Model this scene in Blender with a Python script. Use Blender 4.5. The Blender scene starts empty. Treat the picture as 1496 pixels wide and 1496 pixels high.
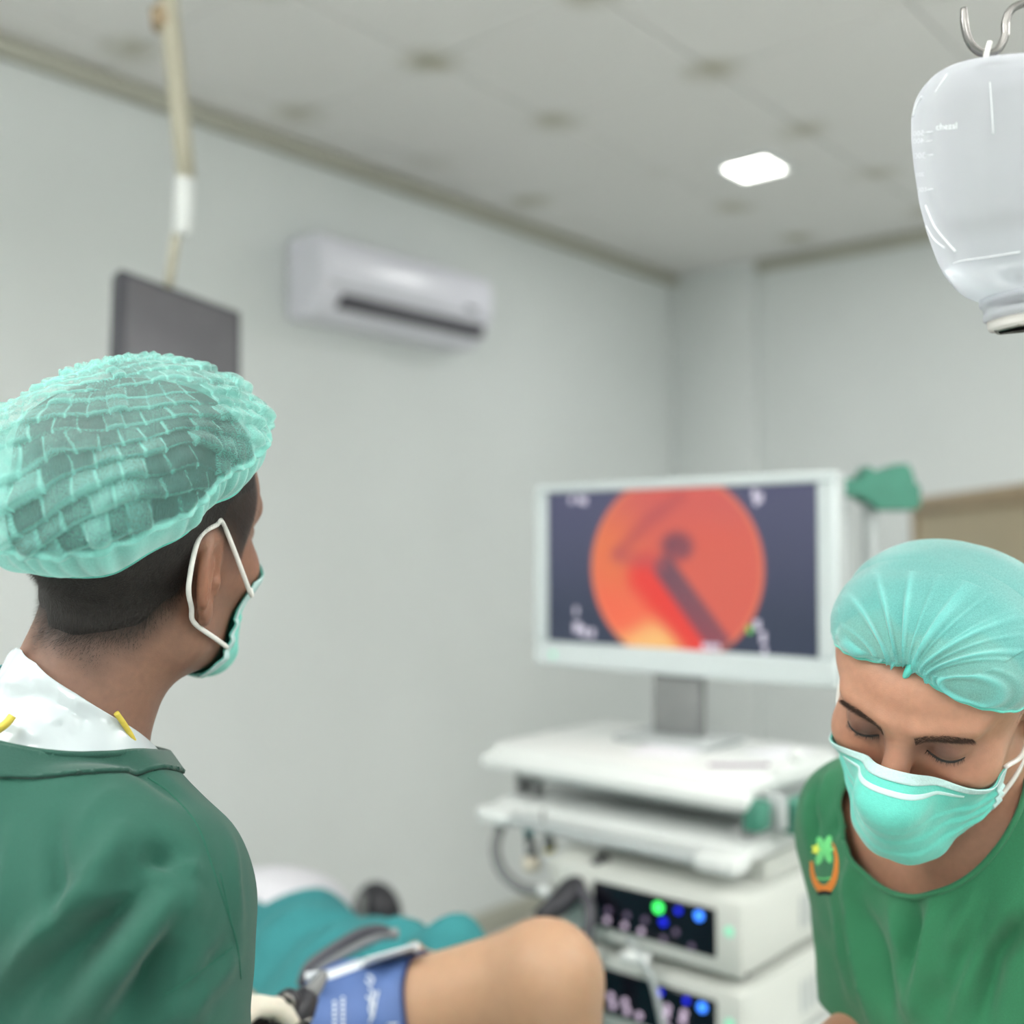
import bpy, bmesh, math, random
import numpy as np
from mathutils import Vector, Matrix
from mathutils.bvhtree import BVHTree

random.seed(7)
rng = np.random.default_rng(7)
scene = bpy.context.scene
COL = scene.collection

# ------------------------------------------------------------------ camera
F = 1600.0            # focal length in pixels of the 1496 px frame
CAM_H = 1.55
PITCH = math.atan(55 / 1600.0)
cam_d = bpy.data.cameras.new('camera')
cam_d.sensor_width = 36.0
cam_d.lens = 36.0 * F / 1496.0
cam_d.clip_start = 0.02
cam_d.dof.use_dof = True
cam_d.dof.focus_distance = 0.815
cam_d.dof.aperture_fstop = 2.5
cam = bpy.data.objects.new('camera', cam_d)
COL.objects.link(cam)
cam.location = (0, 0, CAM_H)
cam.rotation_euler = (math.pi / 2 + PITCH, 0, 0)
scene.camera = cam

# ------------------------------------------------------------------ view / world
scene.view_settings.view_transform = 'Standard'
scene.view_settings.look = 'None'
scene.view_settings.gamma = 1.0
scene.view_settings.use_curve_mapping = False
scene.view_settings.exposure = 0.12
world = bpy.data.worlds.new('world')
scene.world = world
world.use_nodes = True
world.node_tree.nodes['Background'].inputs[0].default_value = (0.8, 0.85, 0.85, 1)
world.node_tree.nodes['Background'].inputs[1].default_value = 0.15

# room frame: b runs along the right wall (to the right), w along the left wall (away)
ANG = math.atan2(-0.649, 0.761)
CB = Vector((math.cos(ANG), math.sin(ANG), 0))
CW = Vector((-math.sin(ANG), math.cos(ANG), 0))
def RW(b, w, z):
    return CB * b + CW * w + Vector((0, 0, z))
B0, B1, W0, W1, CEIL = -2.99, 3.0, -2.3, 4.81, 2.95

# downlights, then added unseen fill panels (b, w, side); square fixtures further down
LIGHTS_AND_FILL = [(-1.88, 3.56, 0.17), (-0.65, 3.6, 0.17), (-1.0, -0.25, 0.58), (0.6, 1.75, 0.58), (0.6, -0.6, 0.58), (-1.3, -1.5, 0.58), (2.2, 0.6, 0.58), (2.2, 3.0, 0.58)]
LIGHT_W = 7.0       # downward, per large panel
UP_W = 13.0         # upward, per large panel
PEND = 2.45
for (lb, lw, ls) in LIGHTS_AND_FILL:
    ld = bpy.data.lights.new('downlight_or_fill', 'AREA')
    ld.shape = 'SQUARE'; ld.size = ls - 0.02; ld.energy = (LIGHT_W if ls > 0.3 else 5.0)
    ld.color = (0.985, 0.99, 1.0)
    lo = bpy.data.objects.new('downlight_or_fill', ld)
    COL.objects.link(lo)
    lo.location = RW(lb, lw, (CEIL if ls < 0.3 else PEND) - 0.022)
    lo.rotation_euler = (0, 0, ANG)
    if ls > 0.3:      # added fill panels, out of view; this upward half brightens the ceiling
        ud = ld.copy(); ud.energy = UP_W
        uo = bpy.data.objects.new('downlight_or_fill', ud); COL.objects.link(uo)
        uo.location = RW(lb, lw, PEND + 0.03); uo.rotation_euler = (math.pi, 0, ANG)

# ------------------------------------------------------------------ helpers: projection of photo measurements
def P(px, py, d):
    """world point seen at pixel (px,py) at horizontal distance d (along Y) from the camera"""
    xc = (px - 748.0) / F; zc = (748.0 - py) / F
    c, s = math.cos(PITCH), math.sin(PITCH)
    dy = c - zc * s; dz = s + zc * c
    k = d / dy
    return np.array([xc * k, d, CAM_H + dz * k])
def ray(px, py):
    v = P(px, py, 1.0) - np.array([0, 0, CAM_H])
    return v / np.linalg.norm(v)
CAMP = np.array([0, 0, CAM_H])

# ------------------------------------------------------------------ materials
def lin(c):
    return tuple(((v / 255.0) / 12.92 if v / 255.0 <= 0.04045 else ((v / 255.0 + 0.055) / 1.055) ** 2.4) for v in c)
def mat(name, rgb, rough=0.5, metal=0.0, var=0.0, scale=30.0, bump=0.0, bscale=200.0, spec=0.5, sss=0.0, emit=None, estr=0.0, alpha=1.0, trans=0.0, coat=0.0, attr=None, stretch=None, sheen=0.0, sssr=(1.0,0.35,0.2)):
    m = bpy.data.materials.new(name); m.use_nodes = True
    nt = m.node_tree; bs = nt.nodes['Principled BSDF']
    c = lin(rgb)
    bs.inputs['Base Color'].default_value = (*c, 1)
    bs.inputs['Roughness'].default_value = rough
    bs.inputs['Metallic'].default_value = metal
    bs.inputs['Specular IOR Level'].default_value = spec
    bs.inputs['Coat Weight'].default_value = coat
    bs.inputs['Sheen Weight'].default_value = sheen
    if sss:
        bs.inputs['Subsurface Weight'].default_value = sss
        bs.inputs['Subsurface Radius'].default_value = sssr
        bs.inputs['Subsurface Scale'].default_value = 0.006
    if trans: bs.inputs['Transmission Weight'].default_value = trans
    if alpha < 1: bs.inputs['Alpha'].default_value = alpha
    if emit:
        bs.inputs['Emission Color'].default_value = (*lin(emit), 1); bs.inputs['Emission Strength'].default_value = estr
    tc = nt.nodes.new('ShaderNodeTexCoord')
    vec = tc.outputs['Object']
    if stretch:
        mp = nt.nodes.new('ShaderNodeMapping'); mp.inputs['Scale'].default_value = stretch
        nt.links.new(vec, mp.inputs['Vector']); vec = mp.outputs['Vector']
    col = None
    if attr:
        a = nt.nodes.new('ShaderNodeAttribute'); a.attribute_name = attr
        col = a.outputs['Color']
    if var:
        n = nt.nodes.new('ShaderNodeTexNoise'); n.inputs['Scale'].default_value = scale; n.inputs['Detail'].default_value = 5
        nt.links.new(vec, n.inputs['Vector'])
        mr = nt.nodes.new('ShaderNodeMapRange'); mr.inputs['From Min'].default_value = 0.3; mr.inputs['From Max'].default_value = 0.7
        mr.inputs['To Min'].default_value = 1 - var; mr.inputs['To Max'].default_value = 1 + var
        nt.links.new(n.outputs['Fac'], mr.inputs['Value'])
        mx = nt.nodes.new('ShaderNodeMix'); mx.data_type = 'RGBA'; mx.blend_type = 'MULTIPLY'
        mx.inputs['Factor'].default_value = 1.0
        if col is not None: nt.links.new(col, mx.inputs['A'])
        else: mx.inputs['A'].default_value = (*c, 1)
        nt.links.new(mr.outputs['Result'], mx.inputs['B'])
        col = mx.outputs['Result']
    if col is not None: nt.links.new(col, bs.inputs['Base Color'])
    if bump:
        n2 = nt.nodes.new('ShaderNodeTexNoise'); n2.inputs['Scale'].default_value = bscale; n2.inputs['Detail'].default_value = 3
        nt.links.new(vec, n2.inputs['Vector'])
        bp = nt.nodes.new('ShaderNodeBump'); bp.inputs['Strength'].default_value = bump; bp.inputs['Distance'].default_value = 0.002
        nt.links.new(n2.outputs['Fac'], bp.inputs['Height']); nt.links.new(bp.outputs['Normal'], bs.inputs['Normal'])
    return m
def mat_fabric_sheer(name, rgb, op_lo=0.45, attr='op', rough=0.75, fscale=900.0):
    """thin non-woven fabric: coverage (attribute) decides how much shows through, fibres break it up"""
    m = bpy.data.materials.new(name); m.use_nodes = True
    nt = m.node_tree; bs = nt.nodes['Principled BSDF']; out = nt.nodes['Material Output']
    c = lin(rgb)
    bs.inputs['Base Color'].default_value = (*c, 1); bs.inputs['Roughness'].default_value = rough
    bs.inputs['Sheen Weight'].default_value = 0.8
    tl = nt.nodes.new('ShaderNodeBsdfTranslucent'); tl.inputs['Color'].default_value = (*c, 1)
    m1 = nt.nodes.new('ShaderNodeMixShader'); m1.inputs['Fac'].default_value = 0.3
    nt.links.new(bs.outputs[0], m1.inputs[1]); nt.links.new(tl.outputs[0], m1.inputs[2])
    tr = nt.nodes.new('ShaderNodeBsdfTransparent')
    a = nt.nodes.new('ShaderNodeAttribute'); a.attribute_name = attr
    tc = nt.nodes.new('ShaderNodeTexCoord')
    n = nt.nodes.new('ShaderNodeTexNoise'); n.inputs['Scale'].default_value = fscale; n.inputs['Detail'].default_value = 4; n.inputs['Distortion'].default_value = 1.5
    nt.links.new(tc.outputs['Object'], n.inputs['Vector'])
    mr = nt.nodes.new('ShaderNodeMapRange'); mr.inputs['From Min'].default_value = 0.35; mr.inputs['From Max'].default_value = 0.65
    mr.inputs['To Min'].default_value = -0.16; mr.inputs['To Max'].default_value = 0.16
    nt.links.new(n.outputs['Fac'], mr.inputs['Value'])
    ad = nt.nodes.new('ShaderNodeMath'); ad.operation = 'ADD'; ad.use_clamp = True
    nt.links.new(a.outputs['Fac'], ad.inputs[0]); nt.links.new(mr.outputs['Result'], ad.inputs[1])
    m2 = nt.nodes.new('ShaderNodeMixShader')
    nt.links.new(ad.outputs[0], m2.inputs['Fac']); nt.links.new(tr.outputs[0], m2.inputs[1]); nt.links.new(m1.outputs[0], m2.inputs[2])
    nt.links.new(m2.outputs[0], out.inputs['Surface'])
    bp = nt.nodes.new('ShaderNodeBump'); bp.inputs['Strength'].default_value = 0.25; bp.inputs['Distance'].default_value = 0.001
    nt.links.new(n.outputs['Fac'], bp.inputs['Height']); nt.links.new(bp.outputs['Normal'], bs.inputs['Normal'])
    return m
def mat_emit_attr(name, attr, strength):
    m = bpy.data.materials.new(name); m.use_nodes = True
    nt = m.node_tree; bs = nt.nodes['Principled BSDF']
    a = nt.nodes.new('ShaderNodeAttribute'); a.attribute_name = attr
    bs.inputs['Base Color'].default_value = (0.01, 0.01, 0.012, 1); bs.inputs['Roughness'].default_value = 0.35
    nt.links.new(a.outputs['Color'], bs.inputs['Emission Color']); bs.inputs['Emission Strength'].default_value = strength
    return m

M = {}
def setup_materials():
    M['wall'] = mat('wall_paint', (221, 226, 225), 0.45, var=0.02, scale=2.0, bump=0.05, bscale=60)
    M['tile'] = None
    M['floor'] = mat('vinyl_floor', (196, 197, 192), 0.35, var=0.06, scale=6)
    M['trim'] = mat('cornice_paint', (178, 178, 165), 0.6, var=0.04, scale=5)
    M['white'] = mat('white_plastic', (226, 230, 230), 0.35, var=0.02, scale=8)
    M['acwhite'] = mat('aircon_plastic', (236, 236, 246), 0.22, var=0.01, scale=8)
    M['cart'] = mat('cart_enamel', (222, 226, 224), 0.3, var=0.02, scale=8)
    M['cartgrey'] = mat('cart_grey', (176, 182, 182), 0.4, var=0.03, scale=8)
    M['device'] = mat('device_housing', (206, 209, 203), 0.4, var=0.02, scale=8)
    M['dark'] = mat('dark_plastic', (42, 42, 48), 0.45, var=0.1, scale=20)
    M['slot'] = mat('slot_dark', (92, 90, 98), 0.6, var=0.1, scale=20)
    M['panel'] = mat('panel_glass', (18, 18, 28), 0.15, var=0.1, scale=10)
    M['grey'] = mat('grey_rubber', (130, 132, 132), 0.45, var=0.06, scale=30)
    M['metal'] = mat('polished_steel', (138, 136, 134), 0.25, metal=1.0, var=0.05, scale=40)
    M['beige'] = mat('beige_paint', (186, 182, 162), 0.4, var=0.03, scale=8)
    M['green'] = mat('green_plastic', (62, 128, 108), 0.5, var=0.08, scale=25)
    M['tan'] = mat('tan_board', (190, 176, 148), 0.6, var=0.04, scale=6)
    M['tandark'] = mat('tan_frame', (170, 150, 122), 0.55, var=0.05, scale=10)
    M['cream'] = mat('cream_board', (222, 214, 196), 0.6, var=0.03, scale=6)
    M['monitor'] = mat('charcoal_casing', (70, 70, 76), 0.4, var=0.08, scale=10)
    M['monitor2'] = mat('monitor_back_panel', (96, 95, 99), 0.45, var=0.12, scale=9)
    M['lampglow'] = mat('lit_diffuser', (255, 255, 255), 0.5, emit=(255, 253, 246), estr=9.0)
    M['paper'] = mat('paper', (232, 233, 238), 0.8, var=0.02, scale=10)
    M['pillow'] = mat('pillow_cotton', (222, 222, 228), 0.9, var=0.03, scale=20, bump=0.2)
    M['teal'] = mat('teal_drape_cotton', (50, 132, 136), 0.85, var=0.06, scale=40, bump=0.3, bscale=600)
    M['mattress'] = mat('mattress_vinyl', (60, 72, 92), 0.5, var=0.05, scale=12)
    M['cuff'] = mat('cuff_nylon', (84, 112, 168), 0.55, var=0.08, scale=35, bump=0.4, bscale=500)
    M['cuffdark'] = mat('cuff_edge', (38, 52, 98), 0.6, var=0.08, scale=35)
    M['print'] = mat('white_print', (232, 238, 242), 0.6, var=0.02, scale=30)
    M['glove'] = mat('latex_glove', (232, 226, 210), 0.45, var=0.04, scale=40, sss=0.1)
    M['loop'] = mat('elastic_white', (232, 231, 226), 0.7, var=0.03, scale=200)
    M['mask'] = mat('mask_nonwoven', (98, 202, 186), 0.8, var=0.05, scale=400, bump=0.25, bscale=900, sheen=0.3, sss=0.05, sssr=(0.5,1,0.9))
    M['maskwhite'] = mat('mask_binding', (186, 216, 214), 0.75, var=0.06, scale=500, bump=0.3, bscale=700)
    M['wire'] = mat('nose_strip', (196, 226, 224), 0.7, var=0.03, scale=500)
    M['gownL'] = mat('gown_cotton', (17, 78, 63), 0.82, var=0.07, scale=900, bump=0.35, bscale=1500, sheen=0.12)
    M['bandL'] = mat('gown_band_cotton', (15, 70, 57), 0.82, var=0.08, scale=900, bump=0.35, bscale=1500, sheen=0.2)
    M['seam'] = mat('seam_thread', (26, 90, 72), 0.9, var=0.1, scale=600)  # thread's own green, close to the gown cloth
    M['stitch'] = mat('stitch_thread', (110, 176, 150), 0.9, var=0.1, scale=600)
    M['scrubR'] = mat('scrub_cotton', (38, 114, 76), 0.82, var=0.08, scale=800, bump=0.4, bscale=1300, sheen=0.12)
    M['under'] = mat('black_undershirt', (22, 20, 22), 0.9, var=0.1, scale=200)
    M['trouser'] = mat('trouser_cotton', (44, 116, 90), 0.85, var=0.07, scale=600, bump=0.2)
    M['shoe'] = mat('clog_rubber', (48, 52, 58), 0.6, var=0.05, scale=30)
    M['plastic'] = mat('apron_polythene', (188, 198, 201), 0.14, var=0.02, scale=20, sss=0.15, sssr=(1,1,1), bump=0.25, bscale=28)
    M['tealshirt'] = mat('teal_shirt', (52, 136, 140), 0.85, var=0.06, scale=500, bump=0.3)
    M['yellow'] = mat('yellow_cord', (208, 188, 76), 0.6, var=0.08, scale=300)
    M['hair'] = mat('dark_hair', (34, 29, 27), 0.6, var=0.35, scale=500, stretch=(1, 1, 0.25), bump=0.9, bscale=700)
    M['strand'] = mat('hair_strand', (40, 33, 30), 0.45, var=0.3, scale=60)
    M['lash'] = mat('eyelash_dark', (26, 20, 18), 0.6, var=0.1, scale=100)
    M['brow'] = mat('eyebrow_hair', (74, 54, 45), 0.8, var=0.2, scale=100)
    M['skinL'] = mat('skin_brown', (140, 104, 86), 0.5, var=0.07, scale=160, bump=0.12, bscale=900, sss=0.25, attr='tint')
    M['skinR'] = mat('skin_warm_brown', (172, 128, 104), 0.5, var=0.06, scale=150, bump=0.12, bscale=900, sss=0.25, attr='tint')
    M['skinP'] = mat('skin_light_brown', (192, 154, 124), 0.5, var=0.03, scale=60, sss=0.25)
    M['orange'] = mat('orange_embroidery', (226, 134, 52), 0.75, var=0.08, scale=600, bump=0.4, bscale=900)
    M['lime'] = mat('lime_embroidery', (112, 214, 132), 0.75, var=0.08, scale=600, bump=0.4, bscale=900)
    M['lemon'] = mat('yellow_embroidery', (214, 220, 84), 0.75, var=0.08, scale=600, bump=0.4, bscale=900)
    M['bottle'] = None
    for k, c, s in (('led_green', (70, 255, 110), 2.2), ('led_blue', (60, 130, 255), 2.6), ('led_deepblue', (30, 40, 255), 1.2), ('led_white', (236, 214, 240), 0.75), ('led_dim', (150, 130, 165), 0.4), ('led_mint', (150, 240, 200), 0.9)):
        M[k] = mat(k, tuple(int(v * 0.4) for v in c), 0.4, emit=c, estr=s)
setup_materials()

def mat_tile():
    m = mat('ceiling_tile_paint', (226, 225, 218), 0.85)
    nt = m.node_tree; bs = nt.nodes['Principled BSDF']; L = nt.links
    g = nt.nodes.new('ShaderNodeNewGeometry')
    mp = nt.nodes.new('ShaderNodeMapping'); mp.vector_type = 'POINT'
    mp.inputs['Rotation'].default_value = (0, 0, -ANG); L.new(g.outputs['Position'], mp.inputs['Vector'])
    sx = nt.nodes.new('ShaderNodeSeparateXYZ'); L.new(mp.outputs['Vector'], sx.inputs[0])
    def mth(op, a, b=None, clamp=False):
        n = nt.nodes.new('ShaderNodeMath'); n.operation = op; n.use_clamp = clamp
        for i, v in enumerate((a, b)):
            if v is None: continue
            if isinstance(v, (int, float)): n.inputs[i].default_value = v
            else: L.new(v, n.inputs[i])
        return n.outputs[0]
    def near(c, off):     # distance to the nearest joint line
        return mth('ABSOLUTE', mth('SUBTRACT', mth('FRACT', mth('ADD', mth('DIVIDE', mth('SUBTRACT', c, off), TS), 0.5)), 0.5))
    dx = near(sx.outputs[0], TB); dy = near(sx.outputs[1], TW)
    r = mth('SQRT', mth('ADD', mth('MULTIPLY', dx, dx), mth('MULTIPLY', dy, dy)))
    blob = mth('SUBTRACT', 1.0, mth('DIVIDE', r, 0.20), True)
    n = nt.nodes.new('ShaderNodeTexNoise'); n.inputs['Scale'].default_value = 2.6; L.new(g.outputs['Position'], n.inputs['Vector'])
    nn = nt.nodes.new('ShaderNodeMapRange'); nn.inputs['From Min'].default_value = 0.38; nn.inputs['From Max'].default_value = 0.6; L.new(n.outputs['Fac'], nn.inputs['Value'])
    n2 = nt.nodes.new('ShaderNodeTexNoise'); n2.inputs['Scale'].default_value = 14; L.new(g.outputs['Position'], n2.inputs['Vector'])
    d = mth('MULTIPLY', mth('MULTIPLY', blob, nn.outputs['Result']), mth('MULTIPLY', n2.outputs['Fac'], 1.7), True)
    mx = nt.nodes.new('ShaderNodeMix'); mx.data_type = 'RGBA'
    mx.inputs['A'].default_value = (*lin((230, 230, 228)), 1); mx.inputs['B'].default_value = (*lin((176, 173, 152)), 1)
    L.new(d, mx.inputs['Factor']); L.new(mx.outputs['Result'], bs.inputs['Base Color'])
    return m
TS, TB, TW = 0.585, -2.77, 2.2
M['tile'] = mat_tile()
def mat_bottle():
    m = bpy.data.materials.new('translucent_polythene'); m.use_nodes = True
    nt = m.node_tree; bs = nt.nodes['Principled BSDF']; out = nt.nodes['Material Output']
    bs.inputs['Base Color'].default_value = (0.70, 0.72, 0.77, 1); bs.inputs['Roughness'].default_value = 0.42
    tr = nt.nodes.new('ShaderNodeBsdfTransparent'); tr.inputs['Color'].default_value = (0.96, 0.97, 0.98, 1)
    tl = nt.nodes.new('ShaderNodeBsdfTranslucent'); tl.inputs['Color'].default_value = (0.75, 0.77, 0.82, 1)
    lw = nt.nodes.new('ShaderNodeLayerWeight'); lw.inputs['Blend'].default_value = 0.35
    m1 = nt.nodes.new('ShaderNodeMixShader'); m1.inputs['Fac'].default_value = 0.45
    nt.links.new(bs.outputs[0], m1.inputs[1]); nt.links.new(tl.outputs[0], m1.inputs[2])
    mr = nt.nodes.new('ShaderNodeMapRange'); mr.inputs['To Min'].default_value = 0.34; mr.inputs['To Max'].default_value = 0.85
    nt.links.new(lw.outputs['Facing'], mr.inputs['Value'])
    m2 = nt.nodes.new('ShaderNodeMixShader')
    nt.links.new(mr.outputs['Result'], m2.inputs['Fac']); nt.links.new(tr.outputs[0], m2.inputs[1]); nt.links.new(m1.outputs[0], m2.inputs[2])
    nt.links.new(m2.outputs[0], out.inputs['Surface'])
    return m
M['bottle'] = mat_bottle()
M['capL'] = mat_fabric_sheer('bouffant_nonwoven', (142, 216, 205), fscale=1500)
M['capR'] = mat_fabric_sheer('cap_nonwoven', (112, 204, 198), fscale=1500)

# ------------------------------------------------------------------ object helpers
def tag(o, label, cat, group=None):
    o['label'] = label; o['category'] = cat
    if group: o['group'] = group
    return o
def link(o, parent=None):
    COL.objects.link(o)
    if parent is not None: o.parent = parent
    return o
def thing(name, loc, rz=0.0, label=None, cat=None, group=None):
    o = bpy.data.objects.new(name, None); o.empty_display_size = 0.05
    COL.objects.link(o); o.location = loc; o.rotation_euler = (0, 0, rz)
    if label: tag(o, label, cat, group)
    return o
def mesh_obj(name, verts, faces, material, parent=None, smooth=True, attrs=None):
    me = bpy.data.meshes.new(name)
    me.from_pydata([tuple(map(float, v)) for v in verts], [], [tuple(map(int, f)) for f in faces])
    if smooth: me.polygons.foreach_set('use_smooth', [True] * len(me.polygons))
    if attrs:
        for k, v in attrs.items():
            v = np.asarray(v, dtype=np.float32)
            if v.ndim == 1:
                a = me.attributes.new(k, 'FLOAT', 'POINT'); a.data.foreach_set('value', v)
            else:
                a = me.attributes.new(k, 'FLOAT_COLOR', 'POINT')
                if v.shape[1] == 3: v = np.hstack([v, np.ones((len(v), 1), np.float32)])
                a.data.foreach_set('color', v.ravel())
    me.materials.append(material); me.update()
    o = bpy.data.objects.new(name, me)
    return link(o, parent)
def to_local(parent, pts):
    """world points -> coordinates of a parent Empty (unscaled)"""
    m = Matrix.LocRotScale(parent.location, parent.rotation_euler, None).inverted()
    m = np.array(m)
    pts = np.asarray(pts, float)
    return pts @ m[:3, :3].T + m[:3, 3]
def world_obj(name, verts, faces, material, parent=None, **k):
    if parent is not None: verts = to_local(parent, verts)
    return mesh_obj(name, verts, faces, material, parent, **k)
class MB:
    def __init__(s): s.bm = bmesh.new()
    def box(s, x0, x1, y0, y1, z0, z1, bev=0.0, seg=2):
        r = bmesh.ops.create_cube(s.bm, size=1.0)
        vs = r['verts']
        for v in vs:
            v.co = Vector(((x0 + x1) / 2 + v.co.x * (x1 - x0), (y0 + y1) / 2 + v.co.y * (y1 - y0), (z0 + z1) / 2 + v.co.z * (z1 - z0)))
        if bev > 0:
            es = {e for v in vs for e in v.link_edges}
            bmesh.ops.bevel(s.bm, geom=list(es), offset=bev, segments=seg, affect='EDGES', profile=0.5)
        return s
    def cyl(s, a, b, r0, r1=None, n=20):
        if r1 is None: r1 = r0
        a = Vector(a); b = Vector(b); d = b - a
        q = d.to_track_quat('Z', 'Y').to_matrix().to_4x4()
        bmesh.ops.create_cone(s.bm, cap_ends=True, segments=n, radius1=r0, radius2=r1, depth=d.length, matrix=Matrix.Translation((a + b) / 2) @ q)
        return s
    def ball(s, c, r, sc=(1, 1, 1), n=16):
        bmesh.ops.create_uvsphere(s.bm, u_segments=n, v_segments=n // 2 + 2, radius=1.0, matrix=Matrix.Translation(c) @ Matrix.Diagonal((r * sc[0], r * sc[1], r * sc[2], 1)))
        return s
    def build(s, name, material, parent=None, smooth=True):
        me = bpy.data.meshes.new(name); s.bm.normal_update(); s.bm.to_mesh(me); s.bm.free()
        if smooth:
            me.polygons.foreach_set('use_smooth', [True] * len(me.polygons))
            me.set_sharp_from_angle(angle=math.radians(40))
        me.materials.append(material)
        return link(bpy.data.objects.new(name, me), parent)
def catmull(pts, n=8):
    pts = np.asarray(pts, float)
    q = np.vstack([2 * pts[0] - pts[1], pts, 2 * pts[-1] - pts[-2]])
    out = []
    for i in range(len(pts) - 1):
        p0, p1, p2, p3 = q[i:i + 4]
        for t in np.linspace(0, 1, n, endpoint=False):
            out.append(0.5 * ((2 * p1) + (-p0 + p2) * t + (2 * p0 - 5 * p1 + 4 * p2 - p3) * t * t + (-p0 + 3 * p1 - 3 * p2 + p3) * t ** 3))
    out.append(pts[-1])
    return np.array(out)
def tube(pts, r, n=10, flat=1.0):
    """swept tube; r scalar or per point"""
    pts = np.asarray(pts, float); m = len(pts)
    r = np.broadcast_to(np.asarray(r, float), (m,))
    t = np.gradient(pts, axis=0); t /= np.linalg.norm(t, axis=1)[:, None] + 1e-12
    u = np.cross(t[0], [0, 0, 1.0]);
    if np.linalg.norm(u) < 1e-3: u = np.cross(t[0], [1.0, 0, 0])
    u /= np.linalg.norm(u)
    V = []; Fc = []
    for i in range(m):
        u = u - t[i] * np.dot(u, t[i]); u /= np.linalg.norm(u)
        w = np.cross(t[i], u)
        for k in range(n):
            a = 2 * math.pi * k / n
            V.append(pts[i] + r[i] * (math.cos(a) * u + math.sin(a) * w * flat))
    for i in range(m - 1):
        for k in range(n):
            Fc.append((i * n + k, i * n + (k + 1) % n, (i + 1) * n + (k + 1) % n, (i + 1) * n + k))
    Fc.append(tuple(range(n))[::-1]); Fc.append(tuple((m - 1) * n + k for k in range(n)))
    return np.array(V), Fc
def tube_obj(name, pts, r, material, parent=None, n=10, smooth_pts=0, world=True, flat=1.0):
    if smooth_pts: pts = catmull(pts, smooth_pts)
    if np.ndim(r) > 0 and len(r) != len(pts): r = np.interp(np.linspace(0, 1, len(pts)), np.linspace(0, 1, len(r)), r)
    V, Fc = tube(pts, r, n, flat)
    return (world_obj if world else mesh_obj)(name, V, Fc, material, parent)
def text_mesh(txt, size):
    """flat letter mesh as verts, faces (built from the built-in font)"""
    cu = bpy.data.curves.new('tmp_text', 'FONT'); cu.body = txt; cu.size = size; cu.resolution_u = 2
    ob = bpy.data.objects.new('tmp_text', cu)
    me = bpy.data.meshes.new_from_object(ob)
    V = np.array([v.co[:] for v in me.vertices]); Fc = [tuple(p.vertices) for p in me.polygons]
    bpy.data.objects.remove(ob); bpy.data.curves.remove(cu); bpy.data.meshes.remove(me)
    return V, Fc

# ------------------------------------------------------------------ SDF toolkit (bodies, cloth)
def smin(a, b, k):
    h = np.clip(0.5 + 0.5 * (b - a) / k, 0, 1)
    return b + (a - b) * h - k * h * (1 - h)
def smax(a, b, k): return -smin(-a, -b, k)
def s_cap(p, a, b, ra, rb=None):
    if rb is None: rb = ra
    a = np.asarray(a, float); b = np.asarray(b, float); ba = b - a
    t = np.clip(((p - a) @ ba) / (ba @ ba), 0, 1)
    return np.linalg.norm(p - a - t[:, None] * ba, axis=1) - (ra + (rb - ra) * t)
def s_ell(p, c, r, R=None):
    q = p - np.asarray(c, float)
    if R is not None: q = q @ R.T          # rows of R are the axes
    r = np.asarray(r, float)
    k0 = np.linalg.norm(q / r, axis=1); k1 = np.linalg.norm(q / (r * r), axis=1) + 1e-9
    return k0 * (k0 - 1.0) / k1
def s_sph(p, c, r): return np.linalg.norm(p - np.asarray(c, float), axis=1) - r
def axis_pts(segs):
    """piecewise spacing: [(start, end, step), ...]"""
    out = []
    for a, b, s in segs:
        n = max(1, int(round((b - a) / s)))
        out.append(np.linspace(a, b, n, endpoint=False))
    out.append([segs[-1][1]])
    return np.concatenate(out)
def grid_eval(f, ax, bs=8):
    X, Y, Z = ax
    nx, ny, nz = len(X), len(Y), len(Z)
    V = np.full((nx, ny, nz), 1.0, np.float32)
    bi = [list(range(0, n, bs)) for n in (nx, ny, nz)]
    cs, hs, ix = [], [], []
    ce = [[(A[i] + A[min(i + bs, len(A) - 1)]) / 2 for i in b] for A, b in zip(ax, bi)]
    he = [[(A[min(i + bs, len(A) - 1)] - A[i]) / 2 for i in b] for A, b in zip(ax, bi)]
    gx, gy, gz = np.meshgrid(np.arange(len(bi[0])), np.arange(len(bi[1])), np.arange(len(bi[2])), indexing='ij')
    gx, gy, gz = gx.ravel(), gy.ravel(), gz.ravel()
    C = np.stack([np.array(ce[0])[gx], np.array(ce[1])[gy], np.array(ce[2])[gz]], 1)
    Hh = np.sqrt(np.array(he[0])[gx] ** 2 + np.array(he[1])[gy] ** 2 + np.array(he[2])[gz] ** 2)
    D = f(C)
    act = np.abs(D) < Hh * 1.5 + 0.012
    pts, sl = [], []
    for a, b, c, d, on in zip(gx, gy, gz, D, act):
        s = (slice(a * bs, min((a + 1) * bs, nx)), slice(b * bs, min((b + 1) * bs, ny)), slice(c * bs, min((c + 1) * bs, nz)))
        if not on: V[s] = d; continue
        g = np.meshgrid(X[s[0]], Y[s[1]], Z[s[2]], indexing='ij')
        pts.append(np.stack([v.ravel() for v in g], 1)); sl.append((s, g[0].shape))
    if pts:
        n = [len(p) for p in pts]; A = np.concatenate(pts); R = np.empty(len(A), np.float32)
        for i in range(0, len(A), 400000): R[i:i + 400000] = f(A[i:i + 400000])
        o = 0
        for (s, sh), k in zip(sl, n): V[s] = R[o:o + k].reshape(sh); o += k
    return V
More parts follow.
